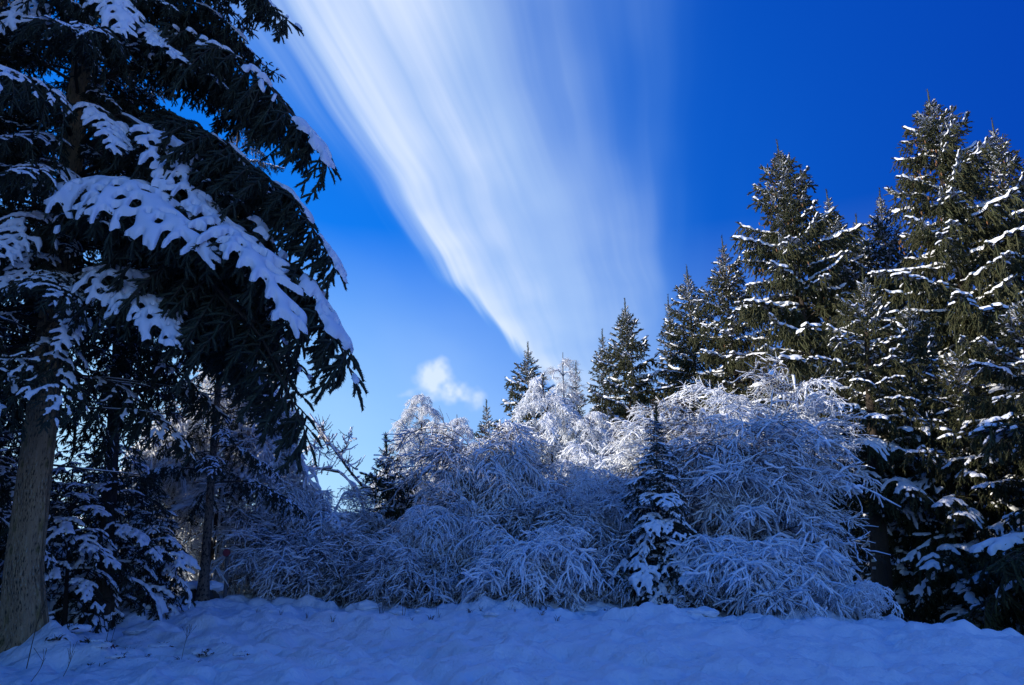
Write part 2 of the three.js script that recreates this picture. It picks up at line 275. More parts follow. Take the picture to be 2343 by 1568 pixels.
for (let i = 0; i < 5; i++) K.fan.push(makeBough({ ...NEAR, seed: 11 + i, L: 2.3, W: [0.56, 0.4, 0.48, 0.38, 0.44][i], arch: 0.2, drape: 1.0, droop: 1.4, hang: 0.3, st: 0.055, sr: 0.018, cell: 0.0145, sd: 0.07, amt: 0.7, patch: 1.6, smooth: 3, tstep: 0.055, step: 0.07, fl: 0.15, bare: [0.2, 0.5, 0.3, 0.5, 0.3][i] }));
for (let i = 0; i < 4; i++) K.comb.push(makeBough({ ...NEAR, seed: 31 + i, L: 3.2, W: 0.58, arch: 0.17, drape: 0.5, droop: 4.2, hang: 0.45, hl: 0.3, hs: 0.1, step: 0.07, tstep: 0.045, st: 0.045, sr: 0.02, reach: 0.14, sf: 0.8, amt: 0.53, patch: 3.6, bare: 0.2 }));
for (let i = 0; i < 4; i++) K.dark.push(makeBough({ ...NEAR, seed: 51 + i, L: 2.6, W: 0.75, arch: 0.13, drape: 0.4, droop: 3, hang: 0.3, hl: 0.26, st: 0.018, sr: 0.015, cell: 0.015, sf: 0.9, smooth: 1, amt: 0.56, patch: 8, bare: 0.24, step: 0.09 }));
for (let i = 0; i < 5; i++) K.big.push(makeBough({ ...FAR, seed: 71 + i, L: 3.2, W: 0.72, arch: 0.1, up: i % 2 ? 0.3 : 0.12, drape: 0.5, droop: 3.6, hang: 0.6, hl: 0.6, reach: [0.42, 0.22, 0.34, 0.2, 0.5][i], sf: 0.55, st: 0.085, sr: 0.05, amt: 0.68, patch: 1.7 }));
for (let i = 0; i < 5; i++) K.mid.push(makeBough({ ...FAR, seed: 81 + i, L: 1.9, W: 0.54, arch: 0.1, up: i % 2 ? 0.26 : 0.08, drape: 0.5, droop: 3.4, hang: 0.55, hl: 0.45, reach: [0.34, 0.18, 0.28, 0.17, 0.4][i], sf: 0.55, st: 0.085, sr: 0.047, amt: 0.68, patch: 2 }));
for (let i = 0; i < 4; i++) K.padded.push(makeBough({ ...FAR, seed: 121 + i, L: 2.2, W: 0.8, arch: 0.14, up: 0.05, drape: 0.5, droop: 2.2, fl: 0.2, hl: 0.4, hang: 0.4, st: 0.075, sr: 0.036, cell: 0.03, amt: 0.6, patch: 1.8, smooth: 3, bare: 0.15 }));
for (let i = 0; i < 4; i++) K.small.push(makeBough({ ...FAR, seed: 91 + i, L: 1.05, W: 0.42, arch: 0.06, up: 0.2, droop: 2.4, hl: 0.24, hang: 0.4, fl: 0.18, st: 0.06, sr: 0.042, cell: 0.03, reach: 0.18, sf: 0.55, amt: 0.62, patch: 2.4 }));
for (let i = 0; i < 4; i++) K.tiny.push(makeBough({ ...FAR, seed: 101 + i, L: 0.5, W: 0.26, arch: 0.02, up: 0.12, droop: 1, hang: 0, fl: 0.15, step: 0.08, tstep: 0.08, fr: 0.016, nl: 0.05, st: 0.035, sr: 0.034, cell: 0.025, sf: 0.45, reach: 0.14, amt: 0.54, patch: 4 }));
for (let i = 0; i < 4; i++) K.young.push(makeBough({ ...NEAR, col: [0.026, 0.034, 0.018], seed: 111 + i, L: 1.1, W: 0.5, arch: 0.22, drape: 0.8, droop: 2.4, nn: 10, nw: 0.004, nl: 0.032, fr: 0.013, cell: 0.018, step: 0.09, tstep: 0.065, st: 0.06, sr: 0.022, amt: 0.6, patch: 2.4, bare: 0.1, hang: 0.2 }));

function placeBough(k, root, tip, roll, parent, noSnow) {
  const d = sub(tip, root), l = len(d), X = nrm(d); let Z = nrm(crs(X, [0, 1, 0])), Y = crs(Z, X);
  if (roll) { const c = Math.cos(roll), s = Math.sin(roll), Z2 = add([Z[0] * c, Z[1] * c, Z[2] * c], Y, s); Y = crs(Z2, X); Z = Z2; }
  const b = part('bough', k.foliage, M.needle, parent);
  b.quaternion.setFromRotationMatrix(new THREE.Matrix4().makeBasis(new THREE.Vector3(...X), new THREE.Vector3(...Y), new THREE.Vector3(...Z)));
  b.position.set(...root); b.scale.setScalar(l / k.L);
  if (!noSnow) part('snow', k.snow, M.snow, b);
  return b;
}

// ------------------------------------------------------------------ ground: a snow field that rises to a bank, then the forest floor
function groundY(x, z) {
  const d = -z;
  if (d < -2) return 0.02 * noise(x * 0.3, z * 0.3);
  const crest = x < 0 ? 1.13 + 0.05 * sstep(0, -4, x) - 0.34 * sstep(-6.1, -8.6, x) : 1.13 - 0.12 * sstep(1.5, 5, x) - 0.55 * sstep(4.8, 9.5, x);
  const cd = 14 + 1.2 * (noise(x * 0.3 + 4, 2) - 0.5) - 2.2 * sstep(4, 10, x);
  const t = Math.max(0, d) / cd;
  let y = crest * (t < 1 ? 0.55 * t + 0.45 * (t * t * (3 - 2 * t)) : 1 - 0.10 * sstep(0, 0.5, t - 1));
  if (t > 1) y -= 0.012 * Math.min(40, d - cd) * 0.4;
  y -= 0.17 * sstep(1, -2, x) * Math.exp(-Math.pow((d - 10.2) / 1.5, 2));
  const near = sstep(26, 14, d);
  y += near * (0.24 * (fbm(x * 0.55 + 9, z * 0.55 + 3, 3) - 0.5) * (0.5 + 0.5 * Math.min(1, t)) + 0.24 * (fbm(x * 1.7 + 2, z * 1.7, 3) - 0.5) + 0.2 * (fbm(x * 4.4, z * 4.4 + 8, 4) - 0.5) + 0.05 * (fbm(x * 10, z * 10 + 3, 2) - 0.5));
  y += 0.34 * Math.exp(-Math.pow((x + 4.62) / 0.34, 2) - Math.pow((z + 8.3) / 0.42, 2));
  const lump = sstep(0.55, 0.75, fbm(x * 1.1 + 31, z * 1.6 + 7, 4)) * sstep(3.4, 1.2, Math.abs(d - cd + 1.2)); y += near * lump * 0.11 * (0.6 + 0.8 * noise(x * 4, z * 4));
  const trod = sstep(0.52, 0.66, fbm(x * 3.1 + 4, z * 3.1 + 60, 2)) * sstep(13, 9, d) * sstep(6, -1, x); y -= near * trod * 0.06;
  return y;
}
{
  const line = (a, b, s, out, k) => { const v = []; for (let x = a; x <= b + 1e-6; x += s) v.push(x); let st = s, x = a; while (x > -out) { st *= k; x -= st; v.unshift(x); } st = s; x = b; while (x < out) { st *= k; x += st; v.push(x); } return v; };
  const xs = line(-12, 12, 0.06, 400, 1.22), zs = line(-16.5, -4.5, 0.06, 400, 1.22), P = [], U = [], I = [];
  for (const z of zs) for (const x of xs) { P.push(x, groundY(x, z), z); U.push(x / 1.6, z / 1.6); }
  for (let j = 0; j < zs.length - 1; j++) for (let i = 0; i < xs.length - 1; i++) { const a = j * xs.length + i, b = a + 1, c = a + xs.length, d = c + 1; I.push(a, c, b, b, c, d); }
  const g = new THREE.BufferGeometry();
  g.setAttribute('position', new THREE.Float32BufferAttribute(P, 3)); g.setAttribute('uv', new THREE.Float32BufferAttribute(U, 2)); g.setIndex(I); g.computeVertexNormals();
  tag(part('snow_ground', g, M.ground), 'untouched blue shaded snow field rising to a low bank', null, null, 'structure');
}
const foot = (px, D) => { const x = (px - CX) / FOC * (D * cosP - 0.1); return [x, groundY(x, -D) - 0.06, -D]; };

// ------------------------------------------------------------------ spruces
function trunkMesh(h, r0, mat, parent, seed, bend = 0.01) {
  const B = new MB(), pts = [], rad = [], n = 26; B.U = [];
  for (let i = 0; i <= n; i++) { const t = i / n; pts.push([Math.sin(t * 5 + seed) * bend * h * 0.3 * t, h * t, Math.cos(t * 4 + seed) * bend * h * 0.3 * t]); rad.push(r0 * (1 - 0.96 * t) * (1 + 0.55 * Math.exp(-t * h / 0.3))); }
  B.tube(pts, rad, 14, null, { rough: 0.06, seed });
  const V = B.n; for (let i = 0; i < V; i++) { const row = Math.floor(i / 14), k = i % 14; B.U.push(k / 14 * 4, row / n * h / 0.9); }
  return part('trunk', B.geo(), mat, parent);
}
function pickKind(l, big) { return l > 2.5 ? K.big : l > 1.4 ? K.mid : l > 0.72 ? K.small : K.tiny; }
function spruce(label, o) {
  const r = RNG(o.seed), base = o.base, top = o.top, ax = sub(top, base), h = len(ax), g = thing(o.name || 'spruce_tree', label, 'spruce', base, o.group);
  g.quaternion.setFromUnitVectors(new THREE.Vector3(0, 1, 0), new THREE.Vector3(...nrm(ax)));
  trunkMesh(h * 0.985, o.tr || 0.012 * h, o.mat || M.darkBark, g, o.seed);
  let y = h * (o.crown ?? 0.1), k = 0, a = r() * 6.28;
  while (y < h * 0.985) {
    const v = y / h, prof = Math.pow(1 - v, o.pow || 0.58) * Math.min(1, 0.7 + 1.4 * v) * Math.min(1, 0.2 + (1 - v) * 7), l = Math.max(0.2, o.R * prof * (0.62 + 0.46 * r()) * (0.82 + 0.36 * noise(y * 1.3 + o.seed * 3.1, a * 0.4)));
    a += 2.4 + (r() - 0.5) * 0.8;
    const pitch = lerp(o.low ?? -0.38, o.high ?? 0.75, Math.pow(v, 1.5)) + (r() - 0.5) * 0.3, kind = (o.kind && K[o.kind]) || (o.snowy && l > 1.2 ? K.padded : pickKind(l)), b = kind[Math.floor(r() * kind.length)];
    const ca = Math.cos(a), sa = Math.sin(a), root = [0, y, 0], tip = [ca * l * Math.cos(pitch), y + l * Math.sin(pitch), sa * l * Math.cos(pitch)];
    placeBough(b, root, tip, (r() - 0.5) * 0.5, g, r() < (o.bareShare ?? 0.12));
    y += (o.gap || 0.11) * (0.5 + r()) * (0.42 + 0.66 * Math.min(1.25, l / 1.2)); if (++k > 290) break;
  }
  const B = new MB(); B.tube([[0, h * 0.97, 0], [0, h * 1.0, 0], [0.01, h + 0.35, 0]], [0.02, 0.025, 0.008], 5, OLIVE);
  for (let i = 0; i < 60; i++) { const yy = h * 0.97 + (0.35 + h * 0.03) * r(), an = r() * 6.28; B.tri([0.012, yy, 0], [-0.012, yy, 0], [Math.cos(an) * 0.07, yy + 0.07, Math.sin(an) * 0.07], OLIVE); }
  part('leader', B.geo(), M.needle, g);
  if (o.cones) {
    const C = new MB();
    for (let i = 0; i < o.cones; i++) { const v = 0.66 + 0.3 * r(), l = o.R * Math.pow(1 - v, 0.8) * (0.45 + 0.5 * r()), an = r() * 6.28, p = [Math.cos(an) * l, h * v + l * 0.1, Math.sin(an) * l]; C.tube([p, add(p, [0, -0.05, 0]), add(p, [0.01, -0.12, 0])], [0.012, 0.024, 0.014], 5, null); }
    tag(part('cones', C.geo(), M.cone, g), null, null, null, 'stuff');
  }
  return g;
}
const S = (label, tx, ty, D, bx, R, seed, more = {}) => spruce(label, { top: at(tx, ty, D), base: foot(bx, D), R, seed, ...more });

// right-hand stand, tallest first
S('tallest snow-flecked spruce of the right-hand stand, broad and full, cutting into the dark blue sky', 2125, 222, 23, 2330, 4.6, 201, { gap: 0.075, cones: 160 });
S('tall spruce partly hidden behind the tallest spruce, its thin top just right of it', 2272, 288, 26, 2470, 3.6, 202, { gap: 0.085, cones: 60 });
S('spruce on the right edge of the view, cut off by the frame', 2440, 190, 22, 2600, 3.8, 203, { gap: 0.08 });
S('tall open spruce with long snowy boughs, second tallest peak, centre right', 1780, 338, 25, 1945, 4.3, 204, { gap: 0.08, cones: 110 });
S('spruce crown pressed against the second tallest spruce, its peak a little lower on the right', 1893, 450, 28, 2040, 3.2, 205, { gap: 0.09, cones: 40 });
S('dark spruce with a slender snowy peak in the dip between the two tallest spruces', 2014, 448, 27, 2120, 3.4, 206, { gap: 0.085 });
S('small slender-topped spruce just left of the peak in the dip between tall spruces', 1960, 505, 30, 2060, 2.8, 207, { gap: 0.1 });
S('slim pointed spruce left of the second tallest spruce, snow on every bough', 1653, 556, 29, 1745, 3.3, 208, { gap: 0.085, cones: 40 });
S('medium pointed spruce, third peak counted from the centre towards the right', 1572, 622, 32, 1640, 3.1, 209, { gap: 0.09 });
S('thin young spruce tip rising left beside the medium pointed spruce', 1529, 690, 34, 1570, 1.9, 210, { gap: 0.1 });
S('dark broad spruce standing against the white cloud, right of the centre gap', 1430, 700, 31, 1465, 3.3, 211, { gap: 0.085 });
S('narrow dark spruce leaning on the left flank of the dark broad spruce', 1378, 770, 33, 1400, 1.9, 212, { gap: 0.09 });
S('dark spruce rising behind the sunlit birch, left of the cloud edge', 1208, 802, 29, 1215, 2.6, 213, { gap: 0.085 });
S('small dark spruce peeping out right behind the sunlit birch top', 1318, 842, 34, 1328, 1.6, 214, { gap: 0.1 });
S('small dark spruce alone in the gap of sky at the centre', 1113, 932, 34, 1113, 1.7, 215, { gap: 0.09 });
S('dark shaded spruce on a stout bare trunk behind the big snowy bush at right', 1975, 640, 19, 2018, 2.9, 216, { gap: 0.085, crown: 0.32, tr: 0.27, low: -0.5, snowy: true });
S('dark shaded spruce on a thinner bare trunk, right of the stout trunk', 2080, 700, 20, 2098, 2.6, 217, { gap: 0.085, crown: 0.28, tr: 0.2, low: -0.5, snowy: true });
S('lower spruce with wide snow-padded boughs at the right edge, in front of the tall ones', 2330, 690, 17, 2400, 3.0, 218, { gap: 0.08, crown: 0.12, low: -0.45, snowy: true });

S('shaded spruce with snow-lined boughs nearly to the ground, right of the thinner bare trunk', 2190, 800, 18, 2225, 2.3, 219, { gap: 0.075, crown: 0.06, low: -0.5, snowy: true });
S('small shaded young spruce in the dark behind the stout bare trunk', 2050, 1000, 20.5, 2062, 1.7, 220, { gap: 0.07, crown: 0.05, low: -0.5, snowy: true });

// ------------------------------------------------------------------ the big spruce on the left
function bezier(p, n) { const out = []; for (let i = 0; i <= n; i++) { const t = i / n, u = 1 - t; out.push([0, 1, 2].map((k) => u * u * u * p[0][k] + 3 * u * u * t * p[1][k] + 3 * u * t * t * p[2][k] + t * t * t * p[3][k])); } return out; }
function snowOn(pts, r, B, seed, sides = 5) {                              // a ridge of snow along a twig, thin where the twig is steep
  const rad = pts.map((p, i) => { const d = nrm(sub(pts[Math.min(pts.length - 1, i + 1)], pts[Math.max(0, i - 1)])); return r * (0.5 + 0.5 * Math.sqrt(Math.max(0, 1 - d[1] * d[1]))) * (0.5 + 0.85 * hash2(i * 31 + seed, seed * 7 + 3) + (hash2(i * 17 + seed, seed * 3 + 11) > 0.9 ? 0.9 : 0)) * (i === pts.length - 1 ? 0.85 : 1); });
  B.tube(pts, rad, sides, null, { lift: 0.55, start: true });
}
{
  const base = [...at(36, 1512, 8.4)]; base[1] = groundY(base[0], base[2]) - 0.05;
  const g = thing('spruce_tree', 'huge old spruce with lichen-grey leaning trunk at the left edge, snow pads on boughs', 'spruce', base);
  const W = (px, py, D) => sub(at(px, py, D), base);
  const t1 = W(72, 1150, 8.35), t2 = W(114, 800, 8.3), t3 = W(186, 150, 8.25), dir = nrm(sub(t3, t2));
  const pts = [[0, 0, 0], [0.03, 0.25, 0], t1.map((v) => v * 0.5), t1, add(t1, sub(t2, t1), 0.5), t2, add(t2, sub(t3, t2), 0.5), t3, add(t3, dir, 4), add(t3, dir, 8), add(t3, dir, 11)], cur = new THREE.CatmullRomCurve3(pts.map((p) => new THREE.Vector3(...p)), false, 'centripetal');
  const n = 90, B = new MB(), sides = 40; B.U = []; const line = cur.getSpacedPoints(n).map((v) => v.toArray()), tot = cur.getLength();
  const rad = line.map((p) => Math.max(0.02, 0.185 * (1 - p[1] / 19)) + 0.13 * Math.exp(-p[1] / 0.28));
  B.tube(line, rad, sides, null, {});
  for (let i = 0; i < B.n; i++) { const row = Math.floor(i / sides), k = i % sides; B.U.push(k / sides * 4, row / n * tot / 0.9); }
  for (let i = 0; i < (n + 1) * sides; i++) { const row = Math.floor(i / sides), k = i % sides, c = line[row], f = 1 + 0.07 * (fbm(k / sides * 9 + 3, row * 0.33, 3) - 0.5) + 0.05 * (noise(k * 0.9, row * 0.9) - 0.5) + 0.12 * Math.exp(-row / 5) * Math.sin(k / sides * 6.28 * 5 + 1); for (let a = 0; a < 3; a++) B.P[i * 3 + a] = c[a] + (B.P[i * 3 + a] - c[a]) * f; }
  part('trunk', B.geo(), M.bark, g);
  const bough = (kind, i, r, t, roll, ns) => placeBough(K[kind][i % K[kind].length], W(...r), W(...t), roll, g, ns);
  // curtains that hang from long arching boughs towards the gap of sky
  const combs = [[235, -60, 8.2, 672, 55, 7.5], [220, 20, 8.2, 560, 90, 7.9], [215, 120, 8.2, 757, 392, 7.4], [215, 190, 8.3, 700, 330, 8.2], [205, 300, 8.2, 700, 560, 8.4], [205, 330, 8.2, 782, 636, 7.2], [200, 420, 8.2, 660, 640, 8.3], [195, 450, 8.2, 818, 896, 6.9], [190, 500, 8.3, 700, 860, 8.0],
    [180, 540, 8.2, 716, 1024, 7.1], [180, 560, 8.3, 600, 900, 8.5], [170, 620, 8.3, 640, 980, 8.3], [225, 60, 8.3, 640, 170, 8.8], [220, 100, 8.4, 600, 260, 9.2], [210, 250, 8.3, 640, 470, 9.0], [225, -160, 8.3, 640, -40, 7.8], [225, -120, 8.2, 700, -60, 8.6]];
  combs.forEach(([a, b, c, d, e, f], i) => bough('comb', i, [a, b, c], [d, e, f], (hash2(i, 5) - 0.5) * 0.5, i === 9));
  // pads of snow on the boughs that droop towards the camera
  const fans = [[130, 520, 8.1, 472, 596, 6.6, -0.35, 0], [140, 520, 8.1, -50, 605, 6.8, 0.35, 4], [160, 690, 8.0, 405, 790, 6.8, -0.35, 2], [175, 680, 8.0, 128, 795, 7.1, 0.2, 4], [195, 520, 8.2, 660, 742, 6.6, -0.3, 1], [150, 290, 8.0, 258, 345, 7.0, -0.3, 4], [190, 10, 8.0, 285, 80, 7.0, -0.3, 2], [190, 10, 8.0, 0, 70, 7.0, 0.3, 4], [195, 330, 8.2, 476, 500, 7.0, -0.3, 3], [145, 610, 8.1, -20, 672, 7, 0.3, 4], [190, 120, 8.2, 420, 140, 7.4, -0.2, 3]];
  fans.forEach(([a, b, c, d, e, f, rl, k]) => bough('fan', k, [a, b, c], [d, e, f], rl));
  // everything between: thin-snowed dark boughs all round, shorter and barer low down
  const r = RNG(77);
  for (let i = 0; i < 190; i++) {
    const v = i / 190, y = lerp(2.9, 17, Math.pow(v, 1.15)), c = [0, 0, 0]; const k = Math.min(n - 1, Math.max(0, line.findIndex((p) => p[1] > y))); for (let a = 0; a < 3; a++) c[a] = line[k][a];
    const an = i * 2.4 + r() * 0.7, l = lerp(2.7, 0.6, Math.pow(Math.max(0, (y - 5) / 13), 0.9)) * (0.7 + 0.45 * r()) * (y < 5 ? 0.75 + 0.25 * (y - 2.9) / 2.1 : 1), pitch = lerp(-0.55, 0.2, v) + (r() - 0.5) * 0.4;
    const tip = add(c, [Math.cos(an) * Math.cos(pitch) * l, Math.sin(pitch) * l, Math.sin(an) * Math.cos(pitch) * l]);
    if (r() < 0.35 && y > 8) placeBough(K.comb[i % 4], c, tip, (r() - 0.5) * 0.6, g); else placeBough(K.dark[i % 4], c, tip, (r() - 0.5) * 0.8, g, r() < 0.2);
  }
  for (let i = 0; i < 60; i++) {
    const y = lerp(3.6, 9.5, (i + r()) / 60), c = line[Math.max(1, line.findIndex((p) => p[1] > y))], an = i * 2.4 + r(), l = 0.9 + 0.6 * r(), pitch = -0.5 + 0.6 * r();
    placeBough(K.dark[i % 4], c, add(c, [Math.cos(an) * Math.cos(pitch) * l, Math.sin(pitch) * l, Math.sin(an) * Math.cos(pitch) * l]), (r() - 0.5) * 0.8, g, r() < 0.3);
  }
  for (let i = 0; i < 34; i++) {                                           // bare dead branches round the lower trunk
    const y = lerp(1.9, 4.6, r()), k = Math.max(1, line.findIndex((p) => p[1] > y)), c = line[k], an = r() * 6.28, l = 0.7 + 1.5 * r(), D = new MB(); let p = c, d = nrm([Math.cos(an), -0.15 + 0.3 * r(), Math.sin(an)]); const q = [p];
    for (let j = 0; j < 8; j++) { p = add(p, d, l / 8); q.push(p); d = nrm(add(d, [(r() - 0.5) * 0.22, -0.03 + (r() - 0.5) * 0.16, (r() - 0.5) * 0.22])); }
    D.tube(q, q.map((_, j) => lerp(0.014, 0.004, j / 8)), 5);
    for (let j = 3; j < 8; j++) if (r() < 0.75) { const e = nrm([d[0] + (r() - 0.5) * 2, (r() - 0.5) * 0.7 - 0.2, d[2] + (r() - 0.5) * 2]), ll = 0.2 + 0.3 * r(); D.tube([q[j], add(q[j], e, ll * 0.5), add(add(q[j], e, ll), [0, -0.04, 0])], [0.005, 0.004, 0.002], 4); }
    const m = part('dead_branch', D.geo(), M.darkBark, g), Sn = new MB(); snowOn(q.slice(2, 7), 0.009, Sn, i); part('snow', Sn.geo(), M.snow, m);
  }
}

// ------------------------------------------------------------------ young and dark spruces under and behind it
S('thin dark spruce on a bare ringed trunk behind the hanging boughs of the huge spruce', 556, 120, 13.0, 457, 1.8, 231, { kind: 'dark', crown: 0.17, tr: 0.075, mat: M.ringBark, low: -0.4, high: 0.3, gap: 0.1, bareShare: 0.3 });
S('dark tall spruce standing close behind the huge old spruce, its trunk in deep shade', 330, -330, 11.2, 235, 2.2, 232, { kind: 'dark', crown: 0.26, low: -0.5, gap: 0.1, bareShare: 0.2, tr: 0.11 });
S('dark tall spruce at the left edge seen past the lichen-grey trunk', 30, -420, 10.2, -60, 1.8, 242, { kind: 'dark', crown: 0.12, low: -0.6, gap: 0.085, bareShare: 0.2 });
S('dark spruce at the far left edge, mostly cut off by the frame', -170, -420, 9.6, -260, 2.6, 243, { kind: 'dark', crown: 0.12, low: -0.6, gap: 0.085, bareShare: 0.2 });
S('low young spruce filling the dark gap left of the lichen-grey trunk', 0, 1010, 13.4, -10, 1.7, 244, { kind: 'young', low: -0.7, gap: 0.06, crown: 0.05 });
S('low young spruce in the dark behind the two hanging young spruces', 215, 1060, 13.6, 205, 1.6, 245, { kind: 'young', low: -0.7, gap: 0.06, crown: 0.05, bareShare: 0.4 });
S('low young spruce in the dark between the two young spruces and the ringed trunk', 330, 1130, 13.6, 318, 1.1, 246, { kind: 'young', low: -0.7, gap: 0.06, crown: 0.05, bareShare: 0.4 });
S('low dark young spruce behind the lichen-grey trunk', 95, 1080, 12.6, 85, 1.5, 247, { kind: 'young', low: -0.7, gap: 0.06, crown: 0.05, bareShare: 0.4 });
{
  const r = RNG(251); for (let i = 0; i < 34; i++) { const px = lerp(-60, 2420, (i + 0.6 * r()) / 34), D = 40 + 22 * r(), ty = px > 500 && px < 1050 ? 1150 + 60 * r() : 1060 + 110 * r(); S('distant spruce of the wood behind the clearing, glimpsed low between the bushes', px + 8, ty, D, px, 2.6, 252 + i, { gap: 0.2, crown: 0.02, group: 'distant wood behind the bushes' }); }
}
S('young spruce with drooping snow-lined boughs right beside the lichen-grey trunk', 170, 1010, 10.6, 150, 1.25, 233, { kind: 'young', low: -0.75, high: 0.5, gap: 0.075, crown: 0.12 });
S('young spruce with steep hanging boughs, second from the lichen-grey trunk', 268, 985, 11.4, 245, 1.35, 234, { kind: 'young', low: -0.85, high: 0.4, gap: 0.07, crown: 0.1 });
S('small young spruce at the foot of the snow bank, left of the ringed trunk', 345, 1130, 12.2, 340, 1.1, 235, { kind: 'young', low: -0.8, high: 0.4, gap: 0.07, crown: 0.1 });
S('bright sunlit small spruce behind and left of the ringed trunk', 425, 1165, 21, 428, 1.4, 236, { gap: 0.06, low: -0.6 });
S('bright sunlit narrow spruce just right of the ringed trunk', 540, 1165, 22, 542, 1.3, 237, { gap: 0.06, low: -0.6 });
S('far small spruce top in the low notch of sky left of the larch', 655, 1095, 46, 657, 1.8, 238, {});
S('dark young spruce wedged between pale birches left of the centre', 884, 1030, 16.4, 896, 1.3, 239, { kind: 'small', gap: 0.06, low: -0.5 });
S('young dark spruce with thick snow pads standing before the bushes, right of centre', 1502, 968, 13.4, 1512, 1.12, 240, { kind: 'young', low: -0.75, high: 0.5, gap: 0.034, crown: 0.1, tr: 0.03, pow: 0.7, bareShare: 0.1 });

S('low wide spruce reaching in from the right edge with thick snow on its bowed boughs', 2520, 560, 14.6, 2560, 3.6, 241, { gap: 0.07, crown: 0.1, low: -0.45, pow: 0.7, bareShare: 0.3, snowy: true });

// ------------------------------------------------------------------ birches and bushes under frost and snow
function makeSpray(o) {
  const r = RNG(o.seed), T = new MB(), Sn = new MB(), L = o.L; let sd = o.seed * 17;
  const brown = () => { const k = 0.6 + 0.8 * r(); return [0.06 * k, 0.04 * k, 0.028 * k]; };
  function grow(p, d, l, n, g, wig) { const pts = [p]; for (let i = 0; i < n; i++) { p = add(p, d, l / n); pts.push(p); d = nrm([d[0] + (r() - 0.5) * wig, d[1] - g * l / n + (r() - 0.5) * wig, d[2] + (r() - 0.5) * wig]); } return pts; }
  function twig(pts, r0, rs, sides) { T.tube(pts, pts.map((_, i) => lerp(r0, r0 * 0.5, i / pts.length)), 3, brown()); if (r() < o.cover) snowOn(pts, rs, Sn, ++sd, sides); }
  const main = grow([0, 0, 0], nrm([Math.cos(o.e), Math.sin(o.e), 0]), L, 11, o.g, o.wig * 0.5); twig(main, 0.006, o.rs * 1.2, 5);
  for (let i = 0; i < o.ns; i++) {
    const u = 0.08 + 0.9 * (i + r()) / o.ns, k = Math.min(10, Math.floor(u * 11)), b = add(main[k], sub(main[k + 1], main[k]), u * 11 - k), D = nrm(sub(main[k + 1], main[k])), s = i % 2 ? 1 : -1;
    let lat = nrm(crs(D, Math.abs(D[1]) > 0.9 ? [1, 0, 0] : [0, 1, 0])); const tw = (r() - 0.5) * 1.3, up = crs(lat, D); lat = nrm(add(lat, up, tw * s));
    const a = 0.7 + 0.75 * r(), d = nrm(add([D[0] * Math.cos(a), D[1] * Math.cos(a), D[2] * Math.cos(a)], lat, s * Math.sin(a))), l = o.sl * (0.5 + 0.8 * r()) * (1 - 0.4 * u), q = grow(b, d, l, 6, o.g2, o.wig);
    twig(q, 0.004, o.rs, 4);
    for (let j = 1; j < 5; j++) for (let c = 0; c < o.nf; c++) { if (r() > 0.8) continue; const e = nrm(add(sub(q[j + 1] || q[j], q[j - 1]), [(r() - 0.5) * 1.5, (r() - 0.62) * 1.0, (r() - 0.5) * 1.5].map((v) => v * l * 0.4))); twig(grow(q[j], e, o.sl * (0.25 + 0.35 * r()), 3, o.g2, o.wig), 0.003, o.rs * 0.75, 4); }
  }
  return { L, twig: T.geo(), snow: Sn.geo() };
}
const Y = { net: [], curtain: [], sweep: [], bare: [], lush: [] };
for (let i = 0; i < 5; i++) Y.net.push(makeSpray({ seed: 301 + i, L: 0.95, e: 0.5, g: 2.4, g2: 3.6, ns: 12, sl: 0.46, nf: 1, rs: 0.0145, cover: 0.8, wig: 0.66 }));
for (let i = 0; i < 5; i++) Y.curtain.push(makeSpray({ seed: 311 + i, L: 1.0, e: 0.25, g: 3.0, g2: 5.5, ns: 26, sl: 0.44, nf: 1, rs: 0.0115, cover: 0.72, wig: 0.5 }));
for (let i = 0; i < 5; i++) Y.sweep.push(makeSpray({ seed: 321 + i, L: 1.2, e: 0.4, g: 1.7, g2: 2.4, ns: 18, sl: 0.5, nf: 1, rs: 0.0102, cover: 0.72, wig: 0.6 }));
for (let i = 0; i < 5; i++) Y.bare.push(makeSpray({ seed: 331 + i, L: 1.1, e: 0.45, g: 1.3, g2: 1.6, ns: 14, sl: 0.44, nf: 2, rs: 0.009, cover: 0.35, wig: 0.6 }));
for (let i = 0; i < 5; i++) Y.lush.push(makeSpray({ seed: 341 + i, L: 0.95, e: 0.2, g: 2.6, g2: 3.6, ns: 22, sl: 0.34, nf: 1, rs: 0.021, cover: 1, wig: 0.5 }));

function placeSpray(k, p, yaw, pitch, s, parent) {
  const b = part('branch', k.twig, M.needle, parent);
  b.position.set(...p); b.rotation.set(0, -yaw, pitch, 'YXZ'); b.scale.setScalar(s);
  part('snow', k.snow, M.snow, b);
}
function limb(pts, r0, parent, seed, rs) {
  const B = new MB(); B.tube(pts, pts.map((_, i) => lerp(r0, 0.006, i / pts.length)), 6, null, { rough: 0.15, seed });
  const m = part('limb', B.geo(), M.twigLimb ||= std({ name: 'birch limb', color: new THREE.Color().setRGB(0.07, 0.05, 0.037) }), parent), Sn = new MB();
  snowOn(pts, rs, Sn, seed); part('snow', Sn.geo(), M.snow, m);
}
